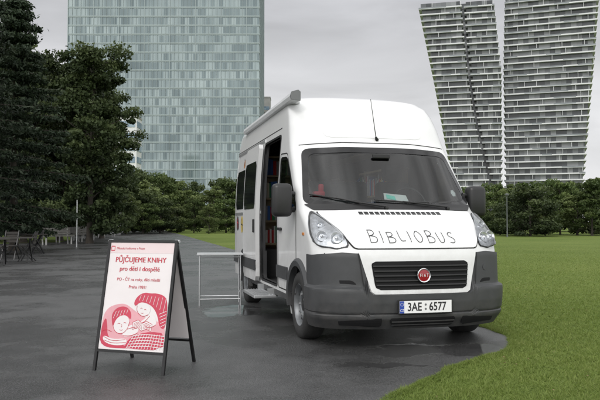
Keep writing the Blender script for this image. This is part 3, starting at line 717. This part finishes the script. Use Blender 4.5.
for s in(-1,1):
    HL=[(s*x,z) for x,z in [(.665,.955),(.80,.943),(.935,.965),(.957,1.06),(.942,1.19),(.90,1.295),(.86,1.28),(.77,1.17),(.69,1.07)]]
    HL=chaikin(HL,2)
    b=B(); patch(b,[(x*1.0+ (x-s*.83)*.03,z+(z-1.1)*.04) for x,z in HL],front,.004,20,16,.0); hb=b.make('headlight',M['black'],van,smooth=60)
    b=B(); patch(b,[(x+(s*.83-x)*.05,z+(1.08-z)*.05) for x,z in HL],front,.009,22,16,.004); b.make('reflector',M['refl'],hb,smooth=60)
    for (x,z,r) in [(s*.765,1.035,.062),(s*.880,1.05,.056),(s*.86,1.16,.040)]:
        b=B()
        cc=front(x,z,.012); n=(front(x,z,.05)-front(x,z,.01)).normalized()
        n=(n*0.5+Vector((s*.1,-1,0))*0.5).normalized(); a=Vector((0,0,1)).cross(n).normalized(); u=n.cross(a); k=len(b.v); N=24
        prof=[(r,.018,0),(r*.93,.022,0),(r*.88,.014,1),(r*.5,-.006,1),(r*.32,-.004,1),(r*.30,.014,2),(r*.15,.022,2),(.0008,.024,2)]
        for rr,h,_ in prof:
            for j in range(N):
                t=2*math.pi*j/N; b.v.append(tuple(cc+n*h+(a*math.cos(t)+u*math.sin(t))*rr))
        for i in range(len(prof)-1):
            for j in range(N):
                b.f.append([k+i*N+j,k+i*N+(j+1)%N,k+(i+1)*N+(j+1)%N,k+(i+1)*N+j]); b.m.append([0,1,1,1,0,0,0][i])
        b.make('lamp_bowl',[M['chrome'],M['refl']],hb,smooth=40)
    b=B(); patch(b,HL,front,.032,24,18,.028); b.make('headlight_cover',M['lens'],hb,smooth=60)
for s in(-1,1):
    sd=side(s)
    for wy in(WF,WR):
        b=B()
        N=36; pr=[(.385,-.03),(.395,.03),(.45,.036),(.475,.012),(.478,-.01)]
        k=len(b.v)
        for i in range(N+1):
            t=math.radians(-8)+math.radians(196)*i/N
            for r,o in pr: 
                y=wy+r*math.cos(t); z=.35+r*math.sin(t); z=max(z,.22); b.v.append(tuple(sd(y,z,o)))
        m_=len(pr)
        for i in range(N):
            for j in range(m_-1): b.f.append([k+i*m_+j,k+(i+1)*m_+j,k+(i+1)*m_+j+1,k+i*m_+j+1]); b.m.append(0)
        b.make('wheel_arch',M['plastic'],van,smooth=40)
    for y0,y1 in ([(1.41,1.94),(WR+.48,LN-.1)] if s<0 else [(1.41,WR-.49),(WR+.48,LN-.1)]):
        b=B(); patch(b,[(y0,.56),(y1,.56),(y1,.70),(y0,.70)],sd,.022,3,6,.03); b.make('side_moulding',M['plastic'],van,smooth=30)
    b=B(); patch(b,[(1.37,.34),(WR-.4,.34),(WR-.4,.40),(1.37,.40)],sd,.008,2,30,.02); b.make('sill',M['plastic'],van)
    DP=roundpoly([(1.02,.44),(1.91,.44),(1.91,2.0),(1.56,1.98),(1.02,1.38)],.05)
    fd=B(); ribbon(fd,DP,sd,.014,.002,closed=True,sub=5); dr=fd.make('front_door',M['seam'],van)
    b=B(); patch(b,WIN,sd,.003,14,10,0); b.make('door_window',M['glass'],dr)
    wo=[(y+(y-1.5)*.10,z+(z-1.62)*.10) for y,z in WIN]; b=B(); ring_patch(b,wo,[(y+(1.5-y)*.03,z+(1.62-z)*.03) for y,z in WIN],sd,.005,dens=2); b.make('window_frame',M['ceramic'],dr)
    b=B(); b.box((s*(.99),1.78,1.12),(.03,.17,.035),bev=.01); b.make('door_handle',M['black'],dr)
    y0=1.08; mx_=1.12
    b=B(); b.box((s*mx_,y0-.02,1.43),(.21,.16,.35),bev=.05); 
    b.tube([(s*.93,y0+.05,1.36),(s*.99,y0,1.33),(s*1.06,y0,1.33)],.03,8); b.tube([(s*.92,y0+.08,1.50),(s*.99,y0,1.50),(s*1.06,y0,1.50)],.025,8)
    mi_=b.make('side_mirror',M['black'],van,smooth=40)
    b=B(); b.box((s*mx_,y0+.062,1.46),(.17,.006,.22)); b.make('mirror_glass',M['chrome'],mi_)
    b=B(); b.box((s*.97,.70,1.08),(.03,.07,.03),bev=.008); b.make('side_repeater',M['orange'],van)
sl=side(-1)
for y0,y1,s in [(4.25,5.15,-1),(3.10,4.0,1),(4.25,5.15,1)]:
    b=B(); patch(b,roundpoly([(y0,1.40),(y1,1.40),(y1,2.0),(y0,2.0)],.07),side(s),.006,8,8,.01); b.make('rear_side_window',M['dglass'],van,smooth=40)
b=B(); patch(b,roundpoly([(2.99,.42),(4.0,.42),(4.0,2.24),(2.99,2.24)],.07),sl,.075,30,10,.055); sdoor=b.make('sliding_door',M['paint'],van,smooth=40)
b=B(); patch(b,roundpoly([(3.07,1.38),(3.93,1.38),(3.93,2.02),(3.07,2.02)],.06),sl,.080,10,8,.01); b.make('door_window',M['dglass'],sdoor,smooth=40)
b=B(); b.box((-1.06,3.08,1.15),(.03,.05,.18),bev=.01); b.make('door_handle',M['black'],sdoor)
b=B(); patch(b,[(2.99,.56),(3.98,.56),(3.98,.70),(2.99,.70)],sl,.09,3,6,.02); b.make('door_moulding',M['plastic'],sdoor)
def art(parent,y0,z0,off,sc2,m1,m2):
    b=B(); patch(b,chaikin([(y0,z0),(y0+.28*sc2,z0-.03),(y0+.30*sc2,z0+.25*sc2),(y0+.14*sc2,z0+.33*sc2),(y0+.02,z0+.22*sc2)]),sl,off,10,8,.001); b.make('side_graphic',M[m1],parent)
    b=B(); ribbon(b,[(y0+.05,z0+.10),(y0+.25*sc2,z0+.12)],sl,.02,off+.002); ribbon(b,[(y0+.1*sc2,z0+.02),(y0+.15*sc2,z0+.25*sc2)],sl,.02,off+.003); b.make('side_graphic',M[m2],parent)
art(van,4.42,1.05,.003,.8,'yellow','ink'); art(van,4.85,1.08,.003,.7,'ink','red'); art(van,4.50,2.05,.003,.35,'orange','ink')
for z in(2.28,1.33):
    b=B(); patch(b,[(2.99,z-.018),(5.2,z-.018),(5.2,z+.018),(2.99,z+.018)],sl,.012,2,20,.012); b.make('door_rail',M['alu'],van)
b=B(); ring_patch(b,[(y+(y-2.47)*.05,z+(z-1.35)*.03) for y,z in OPN],OPN,sl,.006,dens=3,thick=.03); b.make('door_frame',M['black'],van)
b=B(); ribbon(b,[(1.98,2.32),(3.9,2.32),(5.3,2.32)],sl,.012,.002,sub=10)
ribbon(b,[(4.12,.42),(4.12,2.26)],sl,.012,.002,sub=10); b.make('panel_gap',M['seam'],van)
# awning
pr=[(-.915,2.585),(-.925,2.625),(-.91,2.665),(-.84,2.685),(-.815,2.665),(-.815,2.575)]
n=len(pr); FC=[tuple(range(n)),tuple(range(n,2*n))[::-1]]+[(i,(i+1)%n,n+(i+1)%n,n+i) for i in range(n)]
b=B(); b.add([(x,1.50,z) for x,z in pr]+[(x,4.75,z) for x,z in pr],FC); aw=b.make('awning_case',M['palegrey'],van)
b=B(); b.add([((x+.87)*1.08-.87,y_,(z-2.63)*1.10+2.63) for y_ in (1.47,1.50) for x,z in pr],FC); b.make('end_cap',M['midgrey'],aw)
for y_ in (1.75,3.2,4.6):
    b=B(); b.box((-.81,y_,2.60),(.10,.06,.05)); b.make('awning_bracket',M['palegrey'],aw)
b=B(); b.box((-1.09,2.47,.31),(.28,.80,.035),bev=.008); 
for y in (2.15,2.80): b.box((-.99,y,.35),(.12,.04,.10))
for i in range(7): b.box((-1.20+i*.035,2.47,.331),(.010,.76,.008))
b.make('entry_step',M['alu'],van)
b=B(); b.box((0,1.06,1.14),(1.62,.40,.30),bev=.06); b.box((-.0,.90,1.24),(1.45,.25,.12),bev=.04); b.box((.42,1.04,1.32),(.40,.20,.10),bev=.03); b.make('dashboard',M['interior'],van,smooth=50)
b=B(); N=28; 
pts=[(.42+.19*math.cos(t),1.30+.10*math.sin(t)*1.0-.02,1.42+.17*math.sin(t)) for t in np.linspace(0,2*math.pi,N)]
b.tube(pts,.014,8); b.tube([(.42,1.28,1.42),(.42,1.10,1.28)],.03,8); b.tube([(.24,1.28,1.42),(.60,1.28,1.42)],.014,6); b.make('steering_wheel',M['black'],van,smooth=60)
for sx in(-.48,-.1,.45):
    b=B(); b.box((sx,1.60,.98),(.46,.48,.16),bev=.05); b.box((sx,1.86,1.36),(.44,.14,.66),bev=.06,rot=Matrix.Rotation(-.12,3,'X')); b.box((sx,1.91,1.80),(.26,.10,.20),bev=.045)
    b.box((sx,1.63,.85),(.35,.40,.12)); b.make('seat',M['seat'],van,smooth=50)
b=B(); patch(b,[(-.10,1.425),(.17,1.42),(.155,1.505),(-.085,1.51)],front,-.010,4,4,.002); b.make('dashboard_paper',M['white'],van)
b=B(); patch(b,[(-.07,1.432),(.03,1.43),(.025,1.49),(-.065,1.493)],front,-.005,3,3,.001); b.make('dashboard_paper',M['cyan'],van)
b=B(); b.box((-.70,1.12,1.50),(.13,.10,.06),bev=.02); b.box((-.67,1.13,1.56),(.06,.05,.10),bev=.02); b.make('dashboard_ornament',M['red'],van,smooth=50)
b=B(); b.box((0,1.08,1.92),(.20,.03,.05),bev=.01); b.make('interior_mirror',M['black'],van)
b=B(); patch(b,chaikin([(.72,1.48),(.79,1.48),(.785,1.55),(.72,1.55)],1),front,-.002,2,2,0); b.make('windshield_sticker',M['white'],van)
b=B()
for z in(.55,.88,1.21,1.54,1.87,2.15): b.box((.62,3.55,z),(.28,2.9,.025)); b.box((-.48,3.95,z),(.80,.24,.025))
for y in(2.15,3.0,3.9,4.95): b.box((.62,y,1.2),(.28,.025,1.4))
for x in(-.89,-.08): b.box((x,3.95,1.35),(.025,.24,1.65))
b.box((-.48,4.08,1.35),(.84,.02,1.65))
b.make('book_shelf',M['shelfwood'],van)
bc=[mat('book_'+n,c,0.6,var=.15) for n,c in [('red',(.6,.03,.03)),('blue',(.05,.16,.5)),('cream',(.7,.65,.52)),('green',(.05,.30,.12)),('yellow',(.8,.55,.06)),('grey',(.4,.4,.42)),('white',(.8,.8,.78))]]
b=B()
for z in(.565,.895,1.225,1.555):
    y=2.2
    while y<4.8:
        w=rng.uniform(.015,.045); h=rng.uniform(.19,.28)
        b.box((.57,y+w/2,z+h/2),(.16,w*.92,h),mi=rng.randrange(7)); y+=w
for z in(.565,.895,1.225,1.555,1.885):
    x=-.87
    while x<-.13:
        w=rng.uniform(.02,.05); h=rng.uniform(.18,.25)
        b.box((x+w/2,3.92,z+h/2),(w*.92,.16,h),mi=rng.randrange(7)); x+=w
o=b.make('books',bc,van); o['kind']='stuff'
def wheel(wy,s):
    x0=s*.865
    b=B(); b.lathe([(s*.02,.09),(s*.05,.085),(s*.062,.06),(s*.066,.0005)],'x',(x0,wy,.345),32); b.lathe([(-s*.06,.14),(s*.0,.14),(s*.01,.05)],'x',(x0,wy,.345),32)
    hub=b.make('wheel',M['black'],van,smooth=40)
    b=B(); W=.107
    prof=[(-W*.8,.205),(-W,.225),(-W*1.06,.28),(-W*.95,.325),(-W*.75,.342),(-W*.2,.346),(W*.2,.346),(W*.75,.342),(W*.95,.325),(W*1.06,.28),(W,.225),(W*.8,.205)]
    b.lathe([(s*a,r) for a,r in prof],'x',(x0,wy,.345),64)
    b.make('tyre',M['rubber'],hub,smooth=50)
    b=B(); b.lathe([(s*a,r) for a,r in [(.095,.222),(.102,.214),(.094,.205),(.06,.198),(.03,.192),(.032,.17),(.062,.145),(.068,.12),(.058,.095),(.040,.085),(.038,.02)]],'x',(x0,wy,.345),64)
    b.make('rim',M['steelrim'],hub,smooth=40)
    if s>0: return
    for i in range(12):
        b=B(); t_=i*math.pi/6; b.tube([(x0+s*.046,wy+.172*math.cos(t_),.345+.172*math.sin(t_)),(x0+s*.054,wy+.170*math.cos(t_),.345+.170*math.sin(t_))],.014,10)
        b.make('rim_hole',M['black'],hub)
    for i in range(5):
        b=B(); t_=i*math.pi*2/5; b.tube([(x0+s*.05,wy+.108*math.cos(t_),.345+.108*math.sin(t_)),(x0+s*.076,wy+.108*math.cos(t_),.345+.108*math.sin(t_))],.012,8)
        b.make('wheel_bolt',M['alu'],hub)
for wy in(WF,WR):
    for s in(-1,1): wheel(wy,s)
for s in(-1,1):
    b=B(); b.box((s*.88,LN,1.25),(.10,.06,.55),bev=.02); b.make('tail_light',M['red'],van)

# ---------------------------------------------------------------- A-board sign
sg=empty('sandwich_board',(-1.363,5.505,0),math.atan2(-.19,.594),'white and red printed a-frame board on wet asphalt','sign')
HT=1.05; YT=.22; hw=.31
ln=math.hypot(YT,HT); ux=Vector((1,0,0)); uv=Vector((0,YT,HT))/ln; un=Vector((0,-HT,YT))/ln
def brd(x,v,off): return ux*x+uv*v+un*off
def bar(b,p,q_,w,d,n):
    p=Vector(p); q_=Vector(q_); ax=(q_-p).normalized(); n=Vector(n).normalized(); sd_=ax.cross(n).normalized(); nn=sd_.cross(ax)
    vs=[]
    for e in(p,q_):
        for a,c_ in((-1,-1),(1,-1),(1,1),(-1,1)): vs.append(e+sd_*a*w/2+nn*c_*d/2)
    b.add(vs,[(0,1,2,3),(7,6,5,4),(0,4,5,1),(1,5,6,2),(2,6,7,3),(3,7,4,0)])
b=B()
for x in(-hw,hw): bar(b,brd(x,0,0),brd(x,ln,0),.024,.022,un)
bar(b,brd(-hw+.013,ln-.012,0),brd(hw-.013,ln-.012,0),.022,.02,un); bar(b,brd(-hw+.013,.165,0),brd(hw-.013,.165,0),.020,.02,un)
b.make('front_frame',M['frame'],sg)
b=B()
rn_=Vector((0,HT,.33))
for x in(-hw,hw): bar(b,(x*.97,YT+.012,HT-.02),(x*.97,.56,0),.024,.02,rn_)
bar(b,(-hw*.97+.013,YT+.04,HT-.09),(hw*.97-.013,YT+.04,HT-.09),.02,.018,rn_); bar(b,(-hw*.97+.013,.49,.2),(hw*.97-.013,.49,.2),.02,.018,rn_)
b.make('rear_frame',M['frame'],sg)
for x in(-hw,hw):
    b=B(); b.tube([(x-.02,YT+.01,HT-.01),(x+.02,YT+.01,HT-.01)],.014,10); b.make('hinge',M['alu'],sg)
V0,V1=.178,ln-.024; PW=hw-.014
b=B(); b.add([brd(-PW,V0,.004),brd(PW,V0,.004),brd(PW,V1,.004),brd(-PW,V1,.004),brd(-PW,V0,-.006),brd(PW,V0,-.006),brd(PW,V1,-.006),brd(-PW,V1,-.006)],[(0,1,2,3),(7,6,5,4),(0,4,5,1),(1,5,6,2),(2,6,7,3),(3,7,4,0)])
pan=b.make('poster_panel',M['poster'],sg)
b=B(); b.add([(-PW,.27,.93),(PW,.27,.93),(PW*1.0,.47,.22),(-PW,.47,.22)],[(0,1,2,3)]); 
b.make('rear_panel',M['poster'],sg)
H_=V1-V0
def vv(f): return V1-f*H_
def P(f_x,f_y,off=.0055): return brd(-PW+2*PW*f_x,vv(f_y),off)
mapP=lambda x,y,off: brd(-PW+2*PW*x,vv(y),off)
def T(s,x,y,size,al='CENTER',w=0,sx=1):
    # plain letters; the caron over e is drawn as its own stroke
    b=B(); base=s.replace('ě','e')
    vs,fs=text_mesh(base,size,al); minx=min(v[0] for v in vs)
    for k,dx in enumerate([0] if w==0 else [-w,0,w]):
        b.add([brd(-PW+2*PW*x+a*sx+dx,vv(y)+c_,.0065+.0002*k) for a,c_ in vs],fs)
    for i,ch in enumerate(s):
        if ch=='ě':
            v2,_=text_mesh(base[:i+1],size,'LEFT'); v0,_=text_mesh(base,size,'LEFT'); m0=min(v[0] for v in v0)
            right=max(v[0] for v in v2)-m0+minx; ec=right-.215*size
            yx=-.02*size+.27*size
            for (a,c_) in (((-.13,.14),(0,.03)),((0,.03),(.13,.14))):
                p0=np.array([(ec+a[0]*size)*sx, yx+a[1]*size]); p1=np.array([(ec+c_[0]*size)*sx, yx+c_[1]*size]) 
                d=p1-p0; nrm=np.array([-d[1],d[0]])/np.hypot(*d)*size*.035
                b.add([brd(-PW+2*PW*x+pp[0],vv(y)+pp[1],.0072) for pp in (p0+nrm,p1+nrm,p1-nrm,p0-nrm)],[(0,1,2,3)])
    b.make('poster_lettering',M['red'],pan)
T('Městská knihovna v Praze',.10,.055,.026,'LEFT',0.0002,.98)
T('PŮJČUJEME KNIHY',.5,.165,.060,w=.0011,sx=.95); T('pro děti i dospělé',.5,.25,.052,w=.0008)
T('PO - ČT na roky, děti mladší',.5,.35,.034,w=.0002); T('Praha 1981!',.5,.42,.034,w=.0002)
b=B(); ribbon(b,[(.015,.035),(.07,.035),(.07,.075),(.015,.075)],mapP,.008,.006,closed=True); b.make('poster_mark',M['red'],pan)
b=B(); b.add([P(.0,.10,.0052),P(1,.10,.0052),P(1,.0,.0052),P(0,.0,.0052)],[(0,1,2,3)]); b.make('poster_header',M['pink'],pan)
def fillp(pts,off,it,mk):
    b=B(); p=chaikin(pts,it) if it else pts; b.add([P(x,y,off) for x,y in p],[tuple(range(len(p)))]); b.make('poster_drawing',M[mk],pan)
# illustration: one figure reclining with a book, a larger figure bending in over it, patterned rug
fillp([(.01,.985),(.01,.70),(.08,.62),(.20,.585),(.34,.575),(.46,.62),(.60,.68),(.80,.72),(.99,.74),(.99,.985)],.0053,2,'rose')
fillp([(.01,.985),(.01,.80),(.06,.70),(.10,.78),(.12,.88),(.24,.93),(.45,.965),(.46,.985)],.0056,2,'rosered')
fillp([(.40,.985),(.44,.905),(.58,.85),(.78,.82),(.995,.83),(.995,.985)],.0056,1,'rosered')
fillp([(.47,.565),(.52,.50),(.62,.465),(.72,.475),(.80,.47),(.93,.49),(.99,.55),(.995,.80),(.90,.78),(.86,.68),(.78,.60),(.66,.56),(.56,.56),(.50,.60)],.0058,2,'rosered')
fillp([(.16,.74),(.15,.67),(.23,.61),(.36,.60),(.45,.65),(.46,.73),(.38,.68),(.28,.69),(.22,.73),(.19,.80)],.0062,2,'rosered')
fillp([(.185,.75),(.20,.70),(.29,.675),(.40,.69),(.44,.74),(.42,.81),(.35,.855),(.26,.85),(.20,.81)],.0060,2,'poster')
fillp([(.53,.575),(.60,.555),(.70,.575),(.745,.62),(.72,.67),(.64,.69),(.56,.66),(.52,.62)],.0061,2,'poster')
fillp([(.74,.66),(.82,.68),(.86,.75),(.78,.79),(.68,.77),(.60,.79),(.58,.75),(.66,.71)],.0061,2,'poster')
fillp([(.42,.78),(.52,.76),(.60,.79),(.58,.84),(.48,.87),(.38,.88),(.34,.86)],.0061,2,'poster')
fillp([(.05,.87),(.22,.91),(.42,.89),(.44,.95),(.22,.965),(.06,.93)],.0061,2,'poster')
fillp([(.49,.745),(.57,.72),(.635,.75),(.70,.73),(.79,.755),(.78,.82),(.71,.80),(.635,.82),(.57,.79),(.50,.81)],.0064,0,'poster')
b=B()
for i in range(13): ribbon(b,[(.43+.046*i,.985),(.49+.042*i,.91),(.54+.038*i,.845)],mapP,.006,.0066)
b.make('poster_drawing',M['poster'],pan)
b=B()
for i in range(5): ribbon(b,chaikin([(.43+.02*i,.972-.026*i),(.70,.950-.026*i),(.99,.965-.027*i)],2,closed=False),mapP,.0055,.0068,sub=1)
for i in range(8): ribbon(b,[(.55+.055*i,.545+.006*i*i*.35),(.575+.055*i,.49+.003*i)],mapP,.005,.0066)
for i in range(5): ribbon(b,[(.88+.01*i,.66+.028*i),(.985,.63+.03*i)],mapP,.005,.0066)
for i in range(5): ribbon(b,[(.18+.05*i,.715-.012*i),(.215+.045*i,.65-.006*i)],mapP,.005,.0067)
b.make('poster_drawing',M['poster'],pan)
b=B()
def ln_(pts,w=.005,closed=False,it=2): ribbon(b,chaikin(pts,it,closed=closed) if it else pts,mapP,w,.0074,sub=1,closed=closed)
ln_([(.185,.75),(.20,.81),(.26,.85),(.35,.855),(.42,.81),(.44,.74)])
ln_([(.35,.755),(.37,.748),(.39,.756)],.0045); ln_([(.26,.765),(.28,.757),(.30,.765)],.0045); ln_([(.322,.765),(.332,.788),(.318,.793)],.004); ln_([(.30,.818),(.325,.824),(.35,.816)],.0045)
ln_([(.53,.59),(.53,.635),(.57,.67),(.64,.69),(.71,.67)]); ln_([(.585,.615),(.60,.61),(.615,.617)],.004); ln_([(.645,.625),(.66,.62),(.675,.628)],.004); ln_([(.60,.655),(.62,.662),(.64,.655)],.004)
ln_([(.42,.81),(.50,.79),(.56,.80)]); ln_([(.36,.87),(.48,.87),(.58,.84)]); ln_([(.74,.68),(.68,.73),(.62,.75)]); ln_([(.84,.76),(.76,.79),(.70,.78)]); ln_([(.02,.84),(.10,.82),(.18,.84)])
ln_([(.49,.745),(.57,.72),(.635,.75),(.635,.82),(.57,.79),(.50,.81)],closed=True,it=0); ln_([(.635,.75),(.70,.73),(.79,.755),(.78,.82),(.71,.80),(.635,.82)],closed=True,it=0)
for i in range(4): ln_([(.51,.757+.013*i),(.57,.738+.013*i),(.62,.76+.013*i)],.0035,it=0); ln_([(.655,.762+.013*i),(.70,.748+.013*i),(.77,.768+.013*i)],.0035,it=0)
ln_([(.06,.885),(.20,.925),(.40,.905)],.0045); ln_([(.08,.92),(.22,.945),(.42,.93)],.0045)
b.make('poster_drawing',M['red'],pan)

# ---------------------------------------------------------------- folding table by van
tb=empty('folding_table',(gx(220,10.1),10.1,0),math.radians(8),'light folding table with metal legs beside the van','table')
b=B(); b.box((0,0,.735),(.66,.50,.022),bev=.006); b.make('table_top',M['tabletop'],tb)
for x in(-.29,.29):
    b=B(); 
    for y in(-.21,.21): b.tube([(x,y,0.0),(x,y,.722)],.011,8)
    b.tube([(x,-.21,.18),(x,.21,.18)],.009,8); b.make('leg',M['alu'],tb,smooth=40)
for y,z in((-.21,.10),(.21,.10),(-.21,.70)):
    b=B(); b.tube([(-.29,y,z),(.29,y,z)],.009,8); b.make('crossbar',M['alu'],tb,smooth=40)

# ---------------------------------------------------------------- outdoor tables/chairs/benches
def outdoor_table(x,y,rz):
    e=empty('garden_table',(x,y,0),rz,'dark slatted outdoor table under the trees','table','outdoor tables under the trees')
    b=B()
    for i in range(7): b.box((0,-.33+i*.11,.73),(1.3,.095,.03))
    b.make('table_top',M['wood'],e)
    for sx in(-.5,.5):
        b=B(); bar(b,(sx,-.34,0),(sx,.25,.715),.05,.03,(1,0,0)); bar(b,(sx+.035,.34,0),(sx+.035,-.25,.715),.05,.03,(1,0,0)); b.make('leg',M['frame'],e)
def chair(x,y,rz):
    e=empty('garden_chair',(x,y,0),rz,'dark folding outdoor chair under the trees','chair','outdoor chairs under the trees')
    b=B()
    for i in range(5): b.box((0,-.18+i*.09,.45),(.42,.075,.02))
    b.make('seat',M['wood'],e)
    b=B()
    for i in range(4): b.box((0,.22+i*.02,.58+i*.09),(.42,.018,.07))
    b.make('backrest',M['wood'],e)
    for sx in(-.2,.2):
        b=B(); bar(b,(sx,-.2,0),(sx,.30,.92),.03,.025,(1,0,0)); bar(b,(sx+.028,.25,0),(sx+.028,-.16,.44),.03,.025,(1,0,0)); b.make('leg',M['frame'],e)
outdoor_table(gx(12,20.5),20.5,.2); outdoor_table(gx(27,26),26,-.3); outdoor_table(gx(-15,19),19,.4)
for px,Y,r in [(-2,20.2,1.5),(27,21.0,-1.4),(10,22,.1),(36,26.3,-1.3),(-12,23,.4)]: chair(gx(px,Y),Y,r)
def bench(x,y,rz):
    e=empty('park_bench',(x,y,0),rz,'grey slatted park bench along the path','bench','benches along the path')
    b=B()
    for i in range(4): b.box((0,-.17+i*.115,.45),(1.8,.095,.04))
    b.make('seat',M['greywood'],e); b=B()
    for i in range(3): b.box((0,.24+i*.03,.58+i*.13),(1.8,.035,.10))
    b.make('backrest',M['greywood'],e)
    for sx in(-.75,.75):
        b=B(); b.box((sx,-.12,.215),(.06,.06,.43)); bar(b,(sx,.2,0),(sx,.32,.92),.06,.05,(1,0,0)); b.box((sx,0.02,.41),(.05,.40,.04)); b.make('leg',M['concrete'],e)
for px,Y,r in [(58,37,.9),(70,41,.9),(83,45,.9),(95,50,.9),(106,55,.9)]: bench(gx(px,Y),Y,r)
def lamp(x,y,h,label,grp):
    e=empty('street_lamp',(x,y,0),0,label,'street lamp',grp)
    b=B(); b.tube([(0,0,0),(0,0,.5),(0,0,h)],[.07,.05,.035],10); b.make('post',M['pole'],e,smooth=40)
    b=B(); b.lathe([(h,.03),(h+.02,.16),(h+.10,.18),(h+.16,.10),(h+.18,.001)],'z',(0,0,0),20); b.make('lamp_head',M['pole'],e,smooth=40)
for px,Y,h in [(107,62,3.2),(507,55,3.3)]: lamp(gx(px,Y),Y,h,'slim grey street lamp beside the park path','slim lamps in the park')
e=empty('post',(gx(77,33),33,0),0,'thin pale metal post beside the dark trees','post')
b=B(); b.tube([(0,0,0),(0,0,2.2)],.028,10); b.make('pole',M['alu'],e,smooth=40); b=B(); b.lathe([(2.2,.029),(2.24,.035),(2.27,.001)],'z',(0,0,0),12); b.make('cap',M['alu'],e,smooth=40)
k=empty('kiosk',(gx(116,66),66,0),.2,'small white kiosk with flat roof near trees','kiosk')
b=B(); b.box((0,0,1.0),(.9,.9,2.0)); b.make('wall',M['whitewall'],k); b=B(); b.box((0,0,2.05),(1.1,1.1,.1)); b.make('roof',M['concrete'],k); b=B(); b.box((0,-.46,.95),(.45,.04,1.7)); b.make('door',M['tabletop'],k)

# ---------------------------------------------------------------- light
w=bpy.data.worlds.new('World'); sc.world=w; w.use_nodes=True; nt=w.node_tree; nt.nodes.clear(); L=nt.links.new
out=nt.nodes.new('ShaderNodeOutputWorld')
SE,SR=math.radians(42),math.radians(200)
sky=nt.nodes.new('ShaderNodeTexSky'); sky.sky_type='NISHITA'; sky.sun_disc=False; sky.sun_elevation=SE; sky.sun_rotation=SR; sky.dust_density=4; sky.air_density=2
hs=nt.nodes.new('ShaderNodeHueSaturation'); hs.inputs['Saturation'].default_value=0.15; L(sky.outputs[0],hs.inputs['Color'])
bg1=nt.nodes.new('ShaderNodeBackground'); bg1.inputs['Strength'].default_value=0.012; L(hs.outputs[0],bg1.inputs[0])
tc=nt.nodes.new('ShaderNodeTexCoord'); sp=nt.nodes.new('ShaderNodeSeparateXYZ'); L(tc.outputs['Generated'],sp.inputs[0])
rp=nt.nodes.new('ShaderNodeValToRGB'); e=rp.color_ramp.elements; e[0].position=0; e[0].color=(.72,.725,.735,1); e[1].position=1; e[1].color=(1.0,1.0,1.0,1)
for p_,c_ in((.12,(.65,.655,.67)),(.30,(.48,.485,.51)),(.5,(.86,.87,.89))): x_=e.new(p_); x_.color=(*c_,1)
L(sp.outputs['Z'],rp.inputs[0])
mr=nt.nodes.new('ShaderNodeMapRange'); mr.inputs[1].default_value=0.5; mr.inputs[2].default_value=-.5; mr.inputs[3].default_value=0; mr.inputs[4].default_value=1; L(sp.outputs['Y'],mr.inputs[0])
mx=nt.nodes.new('ShaderNodeMix'); mx.data_type='RGBA'; L(mr.outputs[0],mx.inputs['Factor']); L(rp.outputs[0],mx.inputs['A']); mx.inputs['B'].default_value=(1.35,1.35,1.35,1)
mp=nt.nodes.new('ShaderNodeMapping'); mp.inputs['Scale'].default_value=(1.6,1.6,5.5); L(tc.outputs['Generated'],mp.inputs[0])
nz=nt.nodes.new('ShaderNodeTexNoise'); nz.inputs['Scale'].default_value=2.2; nz.inputs['Detail'].default_value=6; nz.inputs['Distortion'].default_value=.6; L(mp.outputs[0],nz.inputs['Vector'])
ct=nt.nodes.new('ShaderNodeMapRange'); ct.inputs[1].default_value=.3; ct.inputs[2].default_value=.9; ct.inputs[3].default_value=.95; ct.inputs[4].default_value=2.4; L(sp.outputs['Z'],ct.inputs[0])
sb=nt.nodes.new('ShaderNodeMath'); sb.operation='SUBTRACT'; L(nz.outputs['Fac'],sb.inputs[0]); sb.inputs[1].default_value=.5
ma=nt.nodes.new('ShaderNodeMath'); ma.operation='MULTIPLY_ADD'; L(sb.outputs[0],ma.inputs[0]); L(ct.outputs[0],ma.inputs[1]); ma.inputs[2].default_value=1.0
cl=nt.nodes.new('ShaderNodeClamp'); cl.inputs['Min'].default_value=.35; cl.inputs['Max'].default_value=1.6; L(ma.outputs[0],cl.inputs['Value'])
vm=nt.nodes.new('ShaderNodeVectorMath'); vm.operation='SCALE'; L(mx.outputs['Result'],vm.inputs[0]); L(cl.outputs[0],vm.inputs['Scale'])
bg2=nt.nodes.new('ShaderNodeBackground'); L(vm.outputs[0],bg2.inputs[0]); bg2.inputs['Strength'].default_value=1.08
ads=nt.nodes.new('ShaderNodeAddShader'); L(bg1.outputs[0],ads.inputs[0]); L(bg2.outputs[0],ads.inputs[1]); L(ads.outputs[0],out.inputs[0])
sl_=bpy.data.lights.new('sun','SUN'); sl_.energy=1.1; sl_.angle=math.radians(20); sl_.color=(1,.97,.93)
so=bpy.data.objects.new('sun',sl_); COL.objects.link(so)
d=Vector((math.sin(SR)*math.cos(SE),math.cos(SR)*math.cos(SE),math.sin(SE))); so.rotation_euler=d.to_track_quat('Z','Y').to_euler()

cam=bpy.data.cameras.new('camera'); cam.lens=36*F_PX/600; cam.sensor_width=36; cam.clip_end=6000; cam.clip_start=.05
co=bpy.data.objects.new('camera',cam); COL.objects.link(co); co.location=(0,0,CAMH); co.rotation_euler=(math.radians(90)+math.atan((HOR-200)/F_PX),0,0)
sc.camera=co
sc.view_settings.view_transform='Standard'; sc.view_settings.look='None'; sc.view_settings.exposure=0
